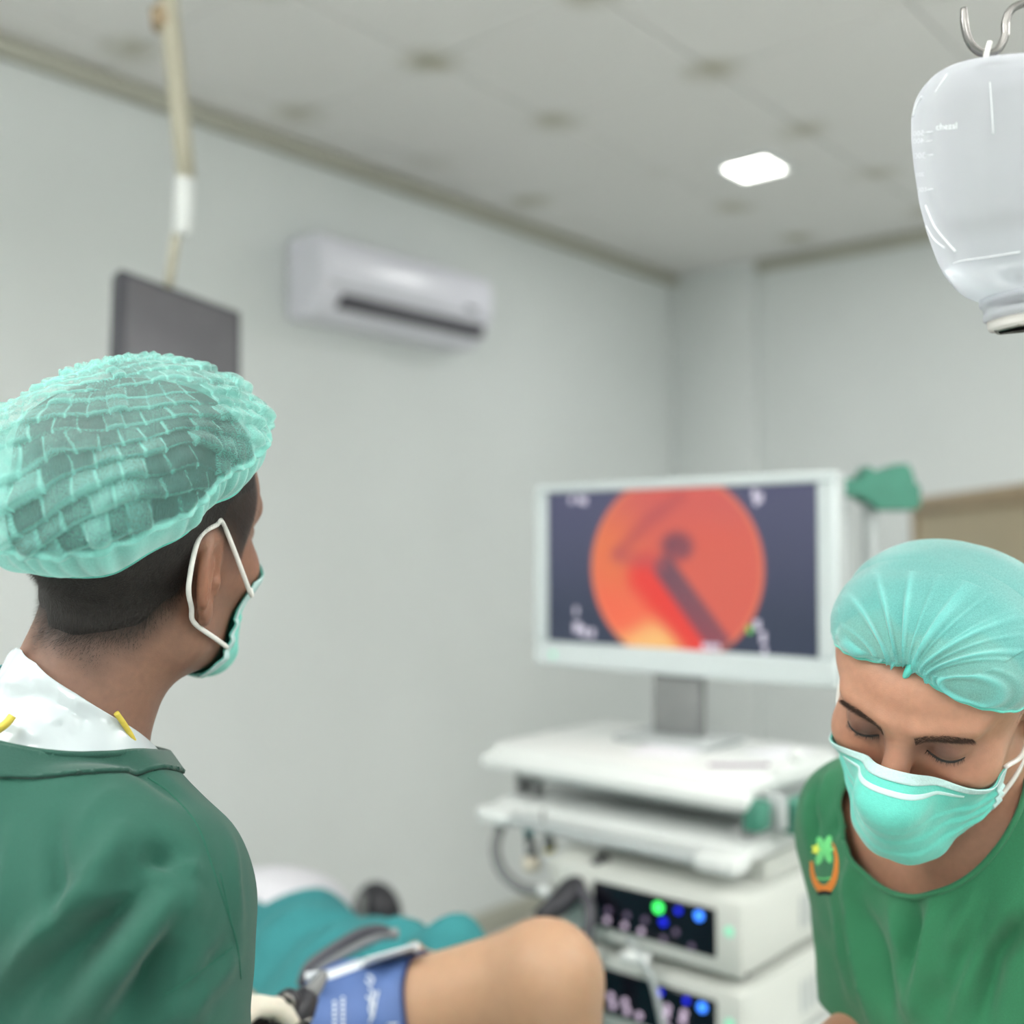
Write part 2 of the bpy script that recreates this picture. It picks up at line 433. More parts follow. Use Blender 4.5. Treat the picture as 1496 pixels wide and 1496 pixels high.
def surfnet(f, ax, project=2):
    V = grid_eval(f, ax)
    S = V < 0
    nx, ny, nz = V.shape
    cnt = np.zeros((nx - 1, ny - 1, nz - 1), np.int8)
    for i in (0, 1):
        for j in (0, 1):
            for k in (0, 1): cnt += S[i:nx - 1 + i, j:ny - 1 + j, k:nz - 1 + k]
    I, J, K = np.nonzero((cnt > 0) & (cnt < 8))
    idx = -np.ones(cnt.shape, np.int64); idx[I, J, K] = np.arange(len(I))
    acc = np.zeros((len(I), 3)); num = np.zeros(len(I))
    cr = [(i, j, k) for i in (0, 1) for j in (0, 1) for k in (0, 1)]
    X, Y, Z = ax
    for a in cr:
        for d in range(3):
            if a[d]: continue
            b = list(a); b[d] = 1
            va = V[I + a[0], J + a[1], K + a[2]].astype(float); vb = V[I + b[0], J + b[1], K + b[2]].astype(float)
            m = (va < 0) != (vb < 0)
            t = np.where(m, va / np.where(m, va - vb, 1), 0)
            pa = np.stack([X[I + a[0]], Y[J + a[1]], Z[K + a[2]]], 1); pb = np.stack([X[I + b[0]], Y[J + b[1]], Z[K + b[2]]], 1)
            acc += np.where(m[:, None], pa + t[:, None] * (pb - pa), 0); num += m
    P3 = acc / num[:, None]
    Fc = []
    def quads(sa, sb, ci):
        i, j, k = np.nonzero(sa != sb); return i, j, k
    # x edges
    for d in range(3):
        if d == 0: A, B = S[:-1, 1:-1, 1:-1], S[1:, 1:-1, 1:-1]
        elif d == 1: A, B = S[1:-1, :-1, 1:-1], S[1:-1, 1:, 1:-1]
        else: A, B = S[1:-1, 1:-1, :-1], S[1:-1, 1:-1, 1:]
        i, j, k = np.nonzero(A != B); fl = A[i, j, k]
        if d == 0: q = [idx[i, j, k], idx[i, j + 1, k], idx[i, j + 1, k + 1], idx[i, j, k + 1]]
        elif d == 1: q = [idx[i, j, k], idx[i, j, k + 1], idx[i + 1, j, k + 1], idx[i + 1, j, k]]
        else: q = [idx[i, j, k], idx[i + 1, j, k], idx[i + 1, j + 1, k], idx[i, j + 1, k]]
        q = np.stack(q, 1)
        q[~fl] = q[~fl][:, ::-1]
        Fc.append(q)
    Fc = np.concatenate(Fc)
    Fc = Fc[(Fc >= 0).all(1)]
    for _ in range(project):
        d = f(P3); g = sgrad(f, P3)
        P3 = P3 - 0.8 * np.clip(d / (np.linalg.norm(g, axis=1) + 1e-6), -0.004, 0.004)[:, None] * g / (np.linalg.norm(g, axis=1)[:, None] + 1e-9)
    return P3, Fc
def sgrad(f, p, e=7e-4):
    return np.stack([f(p + e * np.eye(3)[k]) - f(p - e * np.eye(3)[k]) for k in range(3)], 1) / (2 * e)
def normals(V, Fc):
    Fq = np.asarray(Fc)
    n = np.cross(V[Fq[:, 2]] - V[Fq[:, 0]], V[Fq[:, 3]] - V[Fq[:, 1]])
    N = np.zeros_like(V)
    for k in range(4): np.add.at(N, Fq[:, k], n)
    return N / (np.linalg.norm(N, axis=1)[:, None] + 1e-12)
def cast(f, o, d, t0=0.0, t1=2.0, n=90):
    """sphere trace many rays: o (3,) or (N,3), d (N,3)"""
    d = np.atleast_2d(np.asarray(d, float)); o = np.broadcast_to(np.asarray(o, float), d.shape)
    t = np.full(len(d), t0)
    for _ in range(n):
        s = f(o + d * t[:, None]); t = np.minimum(t + 0.7 * s, t1)
    return o + d * t[:, None], t
def cast_in(f, o, d, t1=0.3, n=110):
    """from inside an object outward: last crossing found by tracing back from outside"""
    d = np.atleast_2d(np.asarray(d, float)); o = np.broadcast_to(np.asarray(o, float), d.shape)
    p, t = cast(f, o + d * t1, -d, 0.0, t1, n)
    return p
def rot_ypr(yaw, pitch, roll):
    c, s = math.cos(yaw), math.sin(yaw); Z = np.array([[c, -s, 0], [s, c, 0], [0, 0, 1]])
    c, s = math.cos(pitch), math.sin(pitch); X = np.array([[1, 0, 0], [0, c, -s], [0, s, c]])
    c, s = math.cos(roll), math.sin(roll); Y = np.array([[c, 0, s], [0, 1, 0], [-s, 0, c]])
    return Z @ X @ Y
def sstep(a, b, x):
    t = np.clip((x - a) / (b - a), 0, 1); return t * t * (3 - 2 * t)
def vnoise(p, s, seed=0):
    """cheap smooth value noise from summed sines"""
    r = np.random.default_rng(seed); o = np.zeros(len(p))
    for k in range(6):
        v = r.normal(size=3); v /= np.linalg.norm(v); o += np.sin((p @ v) * s * (0.6 + 0.25 * k) + r.uniform(0, 6.28))
    return o / 3.5
def seg_dist(p, line):
    """distance to a polyline and the parameter 0..1 along it"""
    line = np.asarray(line, float); best = np.full(len(p), 9.0); par = np.zeros(len(p)); n = len(line) - 1
    for i in range(n):
        a, b = line[i], line[i + 1]; ba = b - a
        t = np.clip(((p - a) @ ba) / (ba @ ba), 0, 1)
        d = np.linalg.norm(p - a - t[:, None] * ba, axis=1)
        m = d < best; best[m] = d[m]; par[m] = (i + t[m]) / n
    return best, par

# ------------------------------------------------------------------ the head (local: X to the person's right, Y forward, Z up)
EAR_O = np.array([0.071, -0.006, -0.002])
EU = np.array([0.42, -0.907, 0.0]); EU /= np.linalg.norm(EU)
EV = np.array([0.0, -0.16, 0.987]); EV = EV - EU * (EV @ EU); EV /= np.linalg.norm(EV)
EN = np.cross(EU, EV); EN = EN if EN[0] > 0 else -EN
def ear_sdf(q):
    e = q - (EAR_O + EU * 0.011)
    u, v, n = e @ EU, e @ EV, e @ EN
    uvn = np.stack([u, v, n], 1)
    k = np.sqrt((u / 0.0175) ** 2 + (v / 0.031) ** 2)
    plate = s_ell(uvn, (0, 0.001, 0), (0.0185, 0.0315, 0.0045))
    rim = np.sqrt(((k - 1) * 0.02) ** 2 + (n - 0.0035) ** 2) - 0.0036
    rim = np.where(v < -0.014, rim + (-0.014 - v) * 0.5, rim)
    d = smin(plate, rim, 0.003)
    d = smax(d, -s_ell(uvn, (-0.002, -0.004, 0.0055), (0.009, 0.0125, 0.006)), 0.003)
    d = smin(d, s_ell(uvn, (-0.006, -0.030, 0.0), (0.009, 0.0095, 0.0048)), 0.006)
    d = smin(d, s_sph(uvn, (-0.0135, -0.006, 0.004), 0.0042), 0.005)
    d = smin(d, s_cap(uvn, (-0.004, 0.012, 0.003), (0.009, -0.012, 0.004), 0.0028), 0.004)
    return d
def face_sdf(q, ears=True, eyes=True, neck=False):
    s = q.copy(); s[:, 0] = np.abs(s[:, 0])
    d = s_ell(q, (0, -0.016, 0.041), (0.0765, 0.097, 0.080))
    d = smin(d, s_ell(q, (0, 0.030, 0.045), (0.067, 0.062, 0.055)), 0.03)
    d = smin(d, s_ell(q, (0, 0.022, -0.032), (0.064, 0.070, 0.082)), 0.03)
    d = smin(d, s_cap(s, (0.050, -0.002, -0.062), (0.018, 0.072, -0.104), 0.020, 0.017), 0.025)
    d = smin(d, s_sph(q, (0, 0.082, -0.104), 0.018), 0.02)
    d = smin(d, s_sph(s, (0.045, 0.063, -0.020), 0.019), 0.025)
    d = smin(d, s_cap(s, (0.010, 0.090, 0.029), (0.042, 0.076, 0.032), 0.010, 0.010), 0.016)
    if eyes:
        d = smax(d, -s_ell(s, (0.032, 0.103, 0.010), (0.019, 0.016, 0.0120)), 0.012)
        d = smin(d, s_ell(s, (0.0315, 0.0775, 0.009), (0.0155, 0.0145, 0.0120)), 0.005)
    d = smin(d, s_cap(q, (0, 0.090, 0.016), (0, 0.114, -0.028), 0.0085, 0.0125), 0.012)
    d = smin(d, s_sph(s, (0.012, 0.103, -0.033), 0.009), 0.008)
    d = smin(d, s_ell(q, (0, 0.094, -0.068), (0.026, 0.012, 0.010)), 0.010)
    if ears: d = smin(d, ear_sdf(s), 0.006)
    return d
def mask_base(q):
    s = q.copy(); s[:, 0] = np.abs(s[:, 0])
    d = s_ell(q, (0, 0.022, -0.032), (0.064, 0.070, 0.082))
    d = smin(d, s_cap(s, (0.050, -0.002, -0.062), (0.018, 0.072, -0.104), 0.020, 0.017), 0.03)
    d = smin(d, s_sph(s, (0.045, 0.063, -0.020), 0.019), 0.025)
    d = smin(d, s_cap(q, (0, 0.092, 0.006), (0, 0.108, -0.032), 0.010, 0.016), 0.016)
    d = smin(d, s_cap(q, (0, 0.103, -0.035), (0, 0.084, -0.104), 0.020, 0.022), 0.03)
    return d
def squash(q):          # lower crown
    s = q.copy(); z = s[:, 2]; s[:, 2] = np.where(z > 0.03, 0.03 + (z - 0.03) * 1.38, np.where(z < -0.02, -0.02 + (z + 0.02) * 1.13, z)); return s
def rows(r, f, u): return np.stack([r, f, u])

def head_xf(yaw, pitch, roll, pos):
    R = rot_ypr(math.radians(yaw), math.radians(pitch), math.radians(roll)); pos = np.asarray(pos, float)
    return (lambda p: (p - pos) @ R), (lambda q: q @ R.T + pos), R

# pixel polyline -> points on an implicit surface
def on_surf(f, px):
    d = np.array([ray(*p) for p in px]); return cast(f, CAMP, d, 0.3, 3.0)[0]
def grid_quads(nu, nv, wrap_u=False):
    mu = nu if wrap_u else nu - 1
    return [(i * nv + j, ((i + 1) % nu) * nv + j, ((i + 1) % nu) * nv + j + 1, i * nv + j + 1) for i in range(mu) for j in range(nv - 1)]
# ------------------------------------------------------------------ the room
def struct(o): o['kind'] = 'structure'; return o
def room_box(name, b0, b1, w0, w1, z0, z1, m, bev=0.0, parent=None):
    mb = MB().box(-(b1 - b0) / 2, (b1 - b0) / 2, -(w1 - w0) / 2, (w1 - w0) / 2, 0, z1 - z0, bev)
    o = mb.build(name, m, parent, smooth=bev > 0)
    o.location = RW((b0 + b1) / 2, (w0 + w1) / 2, z0); o.rotation_euler = (0, 0, ANG)
    return o
struct(room_box('floor', B0 - .1, B1 + .1, W0 - .1, W1 + .1, -0.08, 0.0, M['floor']))
struct(room_box('wall_left', B0 - .1, B0, W0 - .1, W1 + .1, 0, CEIL + .05, M['wall']))
struct(room_box('wall_right', B0, B1 + .1, W1, W1 + .1, 0, CEIL + .05, M['wall']))
struct(room_box('wall_near', B0, B1 + .1, W0 - .1, W0, 0, CEIL + .05, M['wall']))
struct(room_box('wall_rear', B1, B1 + .1, W0, W1, 0, CEIL + .05, M['wall']))
struct(room_box('trim_3', B0, B0 + 0.47, W1 - 0.05, W1, 0, CEIL, M['wall'], 0.004))     # boxed-in column in the corner
for nm, a in (('trim_1', (B0, B0 + 0.05, W0, W1 - 0.05)), ('trim_2', (B0 + 0.47, B1, W1 - 0.05, W1))):
    struct(room_box(nm, *a, CEIL - 0.055, CEIL, M['trim'], 0.012))
for nm, a in (('baseboard_left', (B0, B0 + 0.015, W0, W1 - 0.05)), ('baseboard_right', (B0 + 0.47, B1, W1 - 0.015, W1))):
    struct(room_box(nm, *a, 0, 0.09, M['trim'], 0.003))
ceil = struct(room_box('ceiling', B0 - .1, B1 + .1, W0 - .1, W1 + .1, CEIL + 0.012, CEIL + 0.09, M['trim']))
_tiles = {}
def cuts(a, b, off):
    k0 = math.ceil((a - off) / TS); v = [a]
    while off + k0 * TS < b - 1e-4: v.append(off + k0 * TS); k0 += 1
    return v + [b]
cb, cw = cuts(B0, B1, TB), cuts(W0, W1, TW)
cinv = Matrix.LocRotScale(ceil.location, ceil.rotation_euler, None).inverted()
for i in range(len(cb) - 1):
    for j in range(len(cw) - 1):
        sx, sy = round(cb[i + 1] - cb[i], 4), round(cw[j + 1] - cw[j], 4)
        if (sx, sy) not in _tiles:
            me = MB().box(-sx / 2 + .0025, sx / 2 - .0025, -sy / 2 + .0025, sy / 2 - .0025, 0, 0.012, 0.002, 1).build('ceiling_tile', M['tile'])
            _tiles[(sx, sy)] = me.data; bpy.data.objects.remove(me)
        o = link(bpy.data.objects.new('ceiling_tile', _tiles[(sx, sy)]), ceil)
        o.location = cinv @ RW((cb[i] + cb[i + 1]) / 2, (cw[j] + cw[j + 1]) / 2, CEIL)

# fixtures for the downlights and the added fill panels
LBL = ['small square lit ceiling downlight above the endoscopy cart', 'small square ceiling downlight just outside the picture beyond the infusion bottle']
for i, (lb, lw, ls) in enumerate(LIGHTS_AND_FILL):
    t = thing('ceiling_downlight' if ls < 0.3 else 'added_fill_panel', RW(lb, lw, (CEIL if ls < 0.3 else PEND) - 0.02), ANG,
              LBL[i] if i < 2 else 'large square fill light panel added out of view, hung on wires', 'ceiling light', None if i < 2 else 'added fill light panels out of view')
    h = ls / 2
    mb = MB()
    for (x0, x1, y0, y1) in ((-h - .02, -h, -h - .02, h + .02), (h, h + .02, -h - .02, h + .02), (-h, h, -h - .02, -h), (-h, h, h, h + .02)): mb.box(x0, x1, y0, y1, -0.004, 0.02, 0.002, 1)
    mb.build('frame', M['white'], t)
    MB().box(-h, h, -h, h, 0.004, 0.018, 0.002, 1).build('diffuser', M['lampglow'], t)
    if ls > 0.3:
        for sx in (-1, 1):
            for sy in (-1, 1): MB().cyl((sx * h, sy * h, 0.02), (sx * h, sy * h, CEIL - PEND + 0.02), 0.0015, n=6).build('hanging_wire', M['metal'], t)

# ------------------------------------------------------------------ air conditioner on the left wall
ac_t = thing('air_conditioner', RW(B0, 2.74, 2.485), ANG, 'white wall-mounted split air conditioner high on the left wall', 'air conditioner')
prof = [(0.0, -0.17), (0.10, -0.165), (0.155, -0.125), (0.195, -0.06), (0.205, 0.0), (0.20, 0.07), (0.185, 0.115), (0.15, 0.135), (0.0, 0.14)]
def extrude_profile(prof, y0, y1, name, m, parent, bev=0.012, closed_smooth=True):
    bm = bmesh.new()
    v0 = [bm.verts.new((x, y0, z)) for x, z in prof]; v1 = [bm.verts.new((x, y1, z)) for x, z in prof]
    n = len(prof)
    for k in range(n): bm.faces.new((v0[k], v0[(k + 1) % n], v1[(k + 1) % n], v1[k]))
    e = [bm.faces.new(v0[::-1]), bm.faces.new(v1)]
    bmesh.ops.recalc_face_normals(bm, faces=bm.faces)
    if bev: bmesh.ops.bevel(bm, geom=list({x for f in e for x in f.edges}), offset=bev, segments=3, affect='EDGES')
    me = bpy.data.meshes.new(name); bm.to_mesh(me); bm.free()
    me.polygons.foreach_set('use_smooth', [True] * len(me.polygons)); me.set_sharp_from_angle(angle=math.radians(50))
    me.materials.append(m); return link(bpy.data.objects.new(name, me), parent)
extrude_profile(catmull(np.array(prof) * [1, 0.88], 3)[:, :2], -0.42, 0.42, 'body', M['acwhite'], ac_t)
mb = MB().box(0.128, 0.190, -0.33, 0.38, -0.118, -0.072, 0.006)
o = mb.build('air_outlet', M['slot'], ac_t)
for k in range(2):
    q = MB().box(0.140, 0.194, -0.32, 0.37, -0.105 + k * 0.018, -0.100 + k * 0.018, 0.002, 1).build('louvre', M['monitor'], ac_t)
MB().box(0.203, 0.207, -0.40, 0.40, -0.052, -0.047, 0.001, 1).build('panel_line', M['cartgrey'], ac_t)
MB().box(0.188, 0.2085, 0.26, 0.32, -0.03, -0.02, 0.002, 1).build('display_window', M['slot'], ac_t)

# ------------------------------------------------------------------ monitor on a ceiling arm
mt = P(262, 490, 2.15)
arm = thing('ceiling_arm_monitor', mt, 0, 'dark monitor hanging from a beige ceiling arm above the man in the dark green gown', 'monitor')
a0, a1 = P(222, -215, 2.12), P(272, 262, 2.15)
a0[2] = CEIL
tube_obj('ceiling_arm', np.linspace(a0, a1, 8), np.linspace(0.021, 0.0185, 8), M['beige'], arm, n=20)
tube_obj('arm_joint_ring', np.linspace(P(237, 15, 2.135), P(240, 42, 2.135), 3), 0.0235, M['tandark'], arm, n=20)
tube_obj('white_sleeve', np.array([P(270, 258, 2.15), P(270, 262, 2.15), P(267, 340, 2.15), P(267, 345, 2.15)]), [0.016, 0.0195, 0.0185, 0.014], M['cart'], arm, n=20)
tube_obj('drop_rod', np.linspace(P(258, 340, 2.15), P(246, 420, 2.17), 4), 0.009, M['beige'], arm, n=12)
tube_obj('ceiling_flange', np.array([a0 + [0, 0, -0.03], a0 + [0, 0, -0.002]]), 0.07, M['beige'], arm, n=24)
# screen housing: faces into the room (+b), tilted down
def slab(name, c, ex, ey, ez, hx, hy, hz, m, parent, bev=0.006):
    mb = MB().box(-hx, hx, -hy, hy, -hz, hz, bev)
    o = mb.build(name, m, parent)
    R3 = Matrix((ex, ey, ez)).transposed().to_4x4()
    pm = Matrix.LocRotScale(parent.location, parent.rotation_euler, None) if parent else Matrix()
    o.matrix_local = pm.inverted() @ (Matrix.Translation(Vector(c)) @ R3)
    return o
ex = Vector(CW); ez0 = Vector((0, 0, 1)); tl = math.radians(14)
ey = Vector(CB) * -1
ez = (ez0 * math.cos(tl) - Vector(CB) * math.sin(tl) + Vector(CW) * 0.16).normalized(); ey = ez.cross(ex).normalized(); ex = ey.cross(ez).normalized()
mc = Vector(P(260, 506, 2.17))
slab('casing', mc, ex, ey, ez, 0.138, 0.018, 0.118, M['monitor'], arm, 0.008)
slab('screen_glass', mc - ey * 0.017, ex, ey, ez, 0.122, 0.004, 0.102, M['monitor2'], arm, 0.002)
slab('mount_plate', mc + ey * 0.025 + ez * 0.04, ex, ey, ez, 0.05, 0.012, 0.06, M['monitor'], arm, 0.004)

# ------------------------------------------------------------------ endoscopy cart (local x along the front, y to the back)
CF = RW(-0.84, 1.54, 0)            # front right corner of the table top on the floor
cart = thing('endoscopy_cart', RW(-1.10, 1.74, 0), ANG, 'white medical trolley carrying the endoscopy monitor and processors', 'cart')
def cbx(name, x0, x1, y0, y1, z0, z1, m, bev=0.006, parent=None, par=None):
    """box in cart coordinates: x 0..-0.52 from the right front corner, y 0 = front"""
    p = par or cart
    c0 = Vector(((x0 + x1) / 2 + 0.26, (y0 + y1) / 2 - 0.20, z0))
    mb = MB().box(-(x1 - x0) / 2, (x1 - x0) / 2, -(y1 - y0) / 2, (y1 - y0) / 2, 0, z1 - z0, bev)
    o = mb.build(name, m, p)
    if p is cart: o.location = c0
    return o
def in_cart(x, y, z): return np.array(RW(-0.84 + x, 1.54 + y, z))
cbx('top_shelf', -0.53, 0.0, 0.0, 0.36, 1.150, 1.192, M['cart'], 0.018)
cbx('top_shelf_lip', -0.545, 0.012, -0.012, 0.02, 1.142, 1.172, M['cart'], 0.012)
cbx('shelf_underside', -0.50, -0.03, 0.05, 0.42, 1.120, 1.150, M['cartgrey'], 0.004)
cbx('keyboard_shelf', -0.52, 0.0, 0.005, 0.42, 1.055, 1.088, M['cart'], 0.01)
cbx('pull_bar', -0.46, -0.075, -0.030, -0.012, 1.052, 1.070, M['cartgrey'], 0.006)
cbx('corner_cap', -0.075, 0.004, -0.034, 0.02, 1.046, 1.076, M['cart'], 0.01)
cbx('corner_cap', -0.535, -0.46, -0.034, 0.02, 1.048, 1.078, M['cart'], 0.01)
for x in (-0.50, -0.04):
    cbx('rear_post', x - 0.02, x + 0.02, 0.37, 0.41, 0.14, 1.15, M['cartgrey'], 0.006)
for x in (-0.50, -0.465):
    cbx('shelf_bracket', x - 0.009, x + 0.009, 0.05, 0.075, 1.088, 1.150, M['grey'], 0.003)
cbx('shelf_bracket', -0.035, -0.017, 0.05, 0.075, 1.088, 1.150, M['grey'], 0.003)
cbx('equipment_shelf', -0.52, 0.10, -0.02, 0.42, 0.712, 0.742, M['cart'], 0.01)
cbx('lower_shelf', -0.52, 0.0, 0.0, 0.42, 0.44, 0.47, M['cart'], 0.01)
cbx('base', -0.54, 0.02, -0.02, 0.44, 0.11, 0.18, M['cartgrey'], 0.02)
for x in (-0.49, -0.03):
    for y in (0.03, 0.39):
        p = in_cart(x, y, 0)
        o = MB().cyl((-.014, 0, 0.05), (.014, 0, 0.05), 0.05, n=24).build('caster', M['dark'], cart); o.location = to_local(cart, [p])[0]
        cbx('caster_fork', x - 0.02, x + 0.02, y - 0.012, y + 0.012, 0.06, 0.112, M['grey'], 0.004)
# right side: green scope holder clipped under the table top, and hanger pole with a green bracket
cbx('green_side_holder', 0.012, 0.055, 0.085, 0.27, 1.092, 1.150, M['green'], 0.014)
cbx('green_side_clip', -0.004, 0.03, -0.004, 0.040, 1.112, 1.160, M['green'], 0.01)
cbx('holder_strap', 0.008, 0.040, 0.048, 0.072, 1.108, 1.165, M['cartgrey'], 0.005)
o = MB().ball((0, 0, 0), 0.012, n=14).build('holder_knob', M['cart'], cart); o.location = to_local(cart, [P(1163, 1104, 1.79)])[0]
pd = 2.02
for k, (px, r) in enumerate(((1232, 0.010), (1270, 0.013))):
    top = P(px, 735, pd); bot = top.copy(); bot[2] = 0.18
    tube_obj('hanger_pole', np.linspace(bot, top, 3), r, M['cartgrey'], cart, n=16)
cl = to_local(cart, [P(1280, 712, pd)])[0]
gv = [P(*q, pd) for q in ((1256, 690), (1262, 682), (1272, 690), (1285, 686), (1300, 680), (1319, 679), (1326, 690), (1330, 706), (1337, 712), (1338, 738), (1330, 746), (1276, 746), (1262, 735), (1250, 727), (1236, 726), (1222, 722), (1220, 706), (1224, 700), (1240, 700), (1250, 702))]
def prism(name, poly, depth, m, parent, bev=0.004):
    poly = np.array(poly); n = len(poly)
    bm = bmesh.new(); L = to_local(parent, poly - np.array([0, depth / 2, 0])); L2 = to_local(parent, poly + np.array([0, depth / 2, 0]))
    v0 = [bm.verts.new(v) for v in L]; v1 = [bm.verts.new(v) for v in L2]
    f0 = bm.faces.new(v0); f1 = bm.faces.new(v1[::-1])
    for k in range(n): bm.faces.new((v0[k], v1[k], v1[(k + 1) % n], v0[(k + 1) % n]))
    bmesh.ops.recalc_face_normals(bm, faces=bm.faces)
    es = list({e for f in (f0, f1) for e in f.edges})
    bmesh.ops.bevel(bm, geom=es, offset=bev, segments=2, affect='EDGES')
    me = bpy.data.meshes.new(name); bm.to_mesh(me); bm.free(); me.materials.append(m)
    return link(bpy.data.objects.new(name, me), parent)
prism('green_hanger_bracket', gv, 0.06, M['green'], cart)

# grey cable loop and hanging leads on the left of the cart
hz = [P(768, 1172, 2.06), P(742, 1190, 2.05), P(724, 1232, 2.03), P(732, 1270, 2.02), P(757, 1294, 2.0), P(792, 1303, 1.97)]
tube_obj('light_guide_cable', hz, 0.0105, M['grey'], cart, n=12, smooth_pts=8)
for a, b, r, m in (((766, 1180), (774, 1232), .008, 'grey'), ((797, 1182), (803, 1238), .010, 'grey'), ((838, 1185), (842, 1222), .008, 'grey')):
    d0 = 2.04 if a[0] < 790 else 1.99
    tube_obj('hanging_lead', np.linspace(P(*a, d0), P(*b, d0), 4), r, M[m], cart, n=12)
for (px, py), m, r in (((772, 1212), 'tealshirt', .0088), ((803, 1236), 'yellow', .0105), ((776, 1262), 'cream', .016), ((776, 1240), 'grey', .012)):
    tube_obj('lead_sleeve', np.linspace(P(px, py - 9, 2.02), P(px + 1, py + 9, 2.02), 3), r, M[m], cart, n=12)

# ------------------------------------------------------------------ wide monitor on the cart
tvR, tvL = 1.85, 2.245
tvc = (P(1222, 850, tvR) + P(790, 842, tvL)) / 2
tv = thing('endoscopy_monitor', (tvc[0], tvc[1], 1.192), math.atan2(*(P(1222, 850, tvR) - P(790, 842, tvL))[[1, 0]]), 'wide white-framed monitor on the cart showing a round red endoscopic image', 'monitor')
TWD = np.linalg.norm((P(1230, 850, tvR) - P(786, 842, tvL))[:2]); hw = TWD / 2
zt, zb = 1.683 - 1.192, 1.318 - 1.192
sx0, sx1 = -hw + 0.030, hw - 0.034
sz0, sz1 = 1.366 - 1.192, 1.664 - 1.192
mb = MB().box(-hw, hw, -0.002, 0.035, zb, zt, 0.008); mb.build('housing', M['cartgrey'], tv)
fr = MB(); fr.box(-hw, hw, -0.016, -0.001, sz1, zt, 0.004, 1).box(-hw, hw, -0.016, -0.001, zb, sz0, 0.004, 1).box(-hw, sx0, -0.016, -0.001, sz0, sz1, 0.004, 1).box(sx1, hw, -0.016, -0.001, sz0, sz1, 0.004, 1)
fr.build('bezel', mat('monitor_bezel', (204, 213, 214), 0.35, var=0.02, scale=8), tv)
mb = MB().box(-0.05, 0.05, 0.0, 0.03, 0.012, zb + 0.02, 0.006); mb.build('stand_neck', M['grey'], tv)
mb = MB().box(-0.10, 0.10, -0.06, 0.09, 0.0, 0.014, 0.006); mb.build('stand_base', M['cartgrey'], tv)
o = MB().ball((sx0 + 0.02, -0.018, zb + 0.022), 0.006, (1, .4, 1)).build('power_light', M['led_mint'], tv)
# the picture on the screen
nxs, nzs = 288, 162
gx = np.linspace(sx0, sx1, nxs + 1); gz = np.linspace(sz0, sz1, nzs + 1)
U, Wv = np.meshgrid(np.linspace(0, 1, nxs + 1), np.linspace(0, 1, nzs + 1), indexing='ij')   # u right, v up
asp = (sx1 - sx0) / (sz1 - sz0)
X = U.ravel() * asp; Y = 1 - Wv.ravel()          # x 0..asp, y down 0..1
def L3(c): return np.array(lin(c))
def blend(C, c, a): return C * (1 - a[:, None]) + L3(c) * a[:, None]
C = np.tile(L3((66, 70, 100)), (len(X), 1)); C = blend(C, (40, 52, 78), sstep(0.3, 0.9, Y)); C = blend(C, (84, 84, 118), sstep(0.45, 0, Y) * 0.5)
cx0, cy0, rx = 0.505 * asp, 0.50, 0.60
inside = sstep(0.012, -0.012, np.hypot((X - cx0) / 1.03, Y - cy0) - rx)
sp = np.stack([X, Y, np.zeros_like(X)], 1)
I = np.tile(L3((222, 96, 78)), (len(X), 1))
I = blend(I, (236, 118, 70), sstep(cx0 - 0.1, cx0 - 0.5, X))
I = blend(I, (206, 92, 92), sstep(0.4, 0.0, Y) * 0.6)
I = blend(I, (250, 110, 72), sstep(0.45, 0.8, Y) * sstep(cx0 + 0.25, cx0 - 0.2, X))
I = blend(I, (255, 196, 120), sstep(0.80, 1.02, Y + 0.06 * np.sin(X * 9)) * sstep(cx0 + 0.25, cx0 - 0.05, X))
ds, tp = seg_dist(sp, [(cx0 - 0.06, 0.50, 0), (cx0 + 0.40, 1.05, 0)])
I = blend(I, (240, 52, 44), sstep(0.20, 0.05, seg_dist(sp, [(cx0 - 0.20, 0.55, 0), (cx0 + 0.26, 1.02, 0)])[0]) * 0.95)
I = blend(I, (104, 70, 88), sstep(0.10, 0.055, ds) * (0.95 - 0.2 * tp))
I = blend(I, (112, 62, 82), sstep(0.13, 0.05, np.hypot((X - cx0 - 0.03) * 0.8, Y - 0.36)) * 0.9)
I = blend(I, (170, 78, 84), sstep(0.06, 0.01, np.hypot((X - cx0 - 0.03), Y - 0.41)) * 0.5)
I = blend(I, (176, 70, 78), sstep(0.09, 0.0, seg_dist(sp, [(cx0 - 0.40, 0.40, 0), (cx0 - 0.18, 0.20, 0), (cx0 + 0.05, 0.05, 0)])[0]) * 0.55)
I = blend(I, (186, 80, 84), sstep(0.10, 0.0, seg_dist(sp, [(cx0 - 0.42, 0.42, 0), (cx0 - 0.10, 0.47, 0)])[0]) * 0.5)
I = blend(I, (236, 92, 70), 0.3 * np.clip(vnoise(sp, 9, 3), 0, 1))
edge = np.clip(1 - np.abs(np.hypot((X - cx0) / 1.03, Y - cy0) - rx + 0.015) / 0.02, 0, 1)
I = blend(I, (250, 160, 110), edge * 0.35)
C = C * (1 - inside[:, None]) + I * inside[:, None]
def blob(bx, by, hx, hy, c=(226, 220, 238)):
    global C
    C = blend(C, c, ((np.abs(X - bx * asp) < hx) & (np.abs(Y - by) < hy)).astype(float))
for bx, by, hx, hy in ((0.10, 0.05, .018, .022), (0.135, 0.05, .016, .022), (0.155, 0.06, .018, .026), (0.795, 0.05, .016, .028), (0.815, 0.075, .014, .028), (0.80, 0.10, .012, .020),
                       (0.12, 0.79, .016, .030), (0.125, 0.90, .030, .034), (0.155, 0.93, .020, .03), (0.185, 0.93, .02, .028), (0.80, 0.83, .02, .028), (0.82, 0.90, .018, .035), (0.825, 0.975, .012, .02),
                       (0.62, 0.972, .02, .02), (0.645, 0.972, .02, .02), (0.665, 0.972, .016, .02)): blob(bx, by, hx, hy)
blob(0.775, 0.86, 0.018, 0.022, (120, 220, 90))
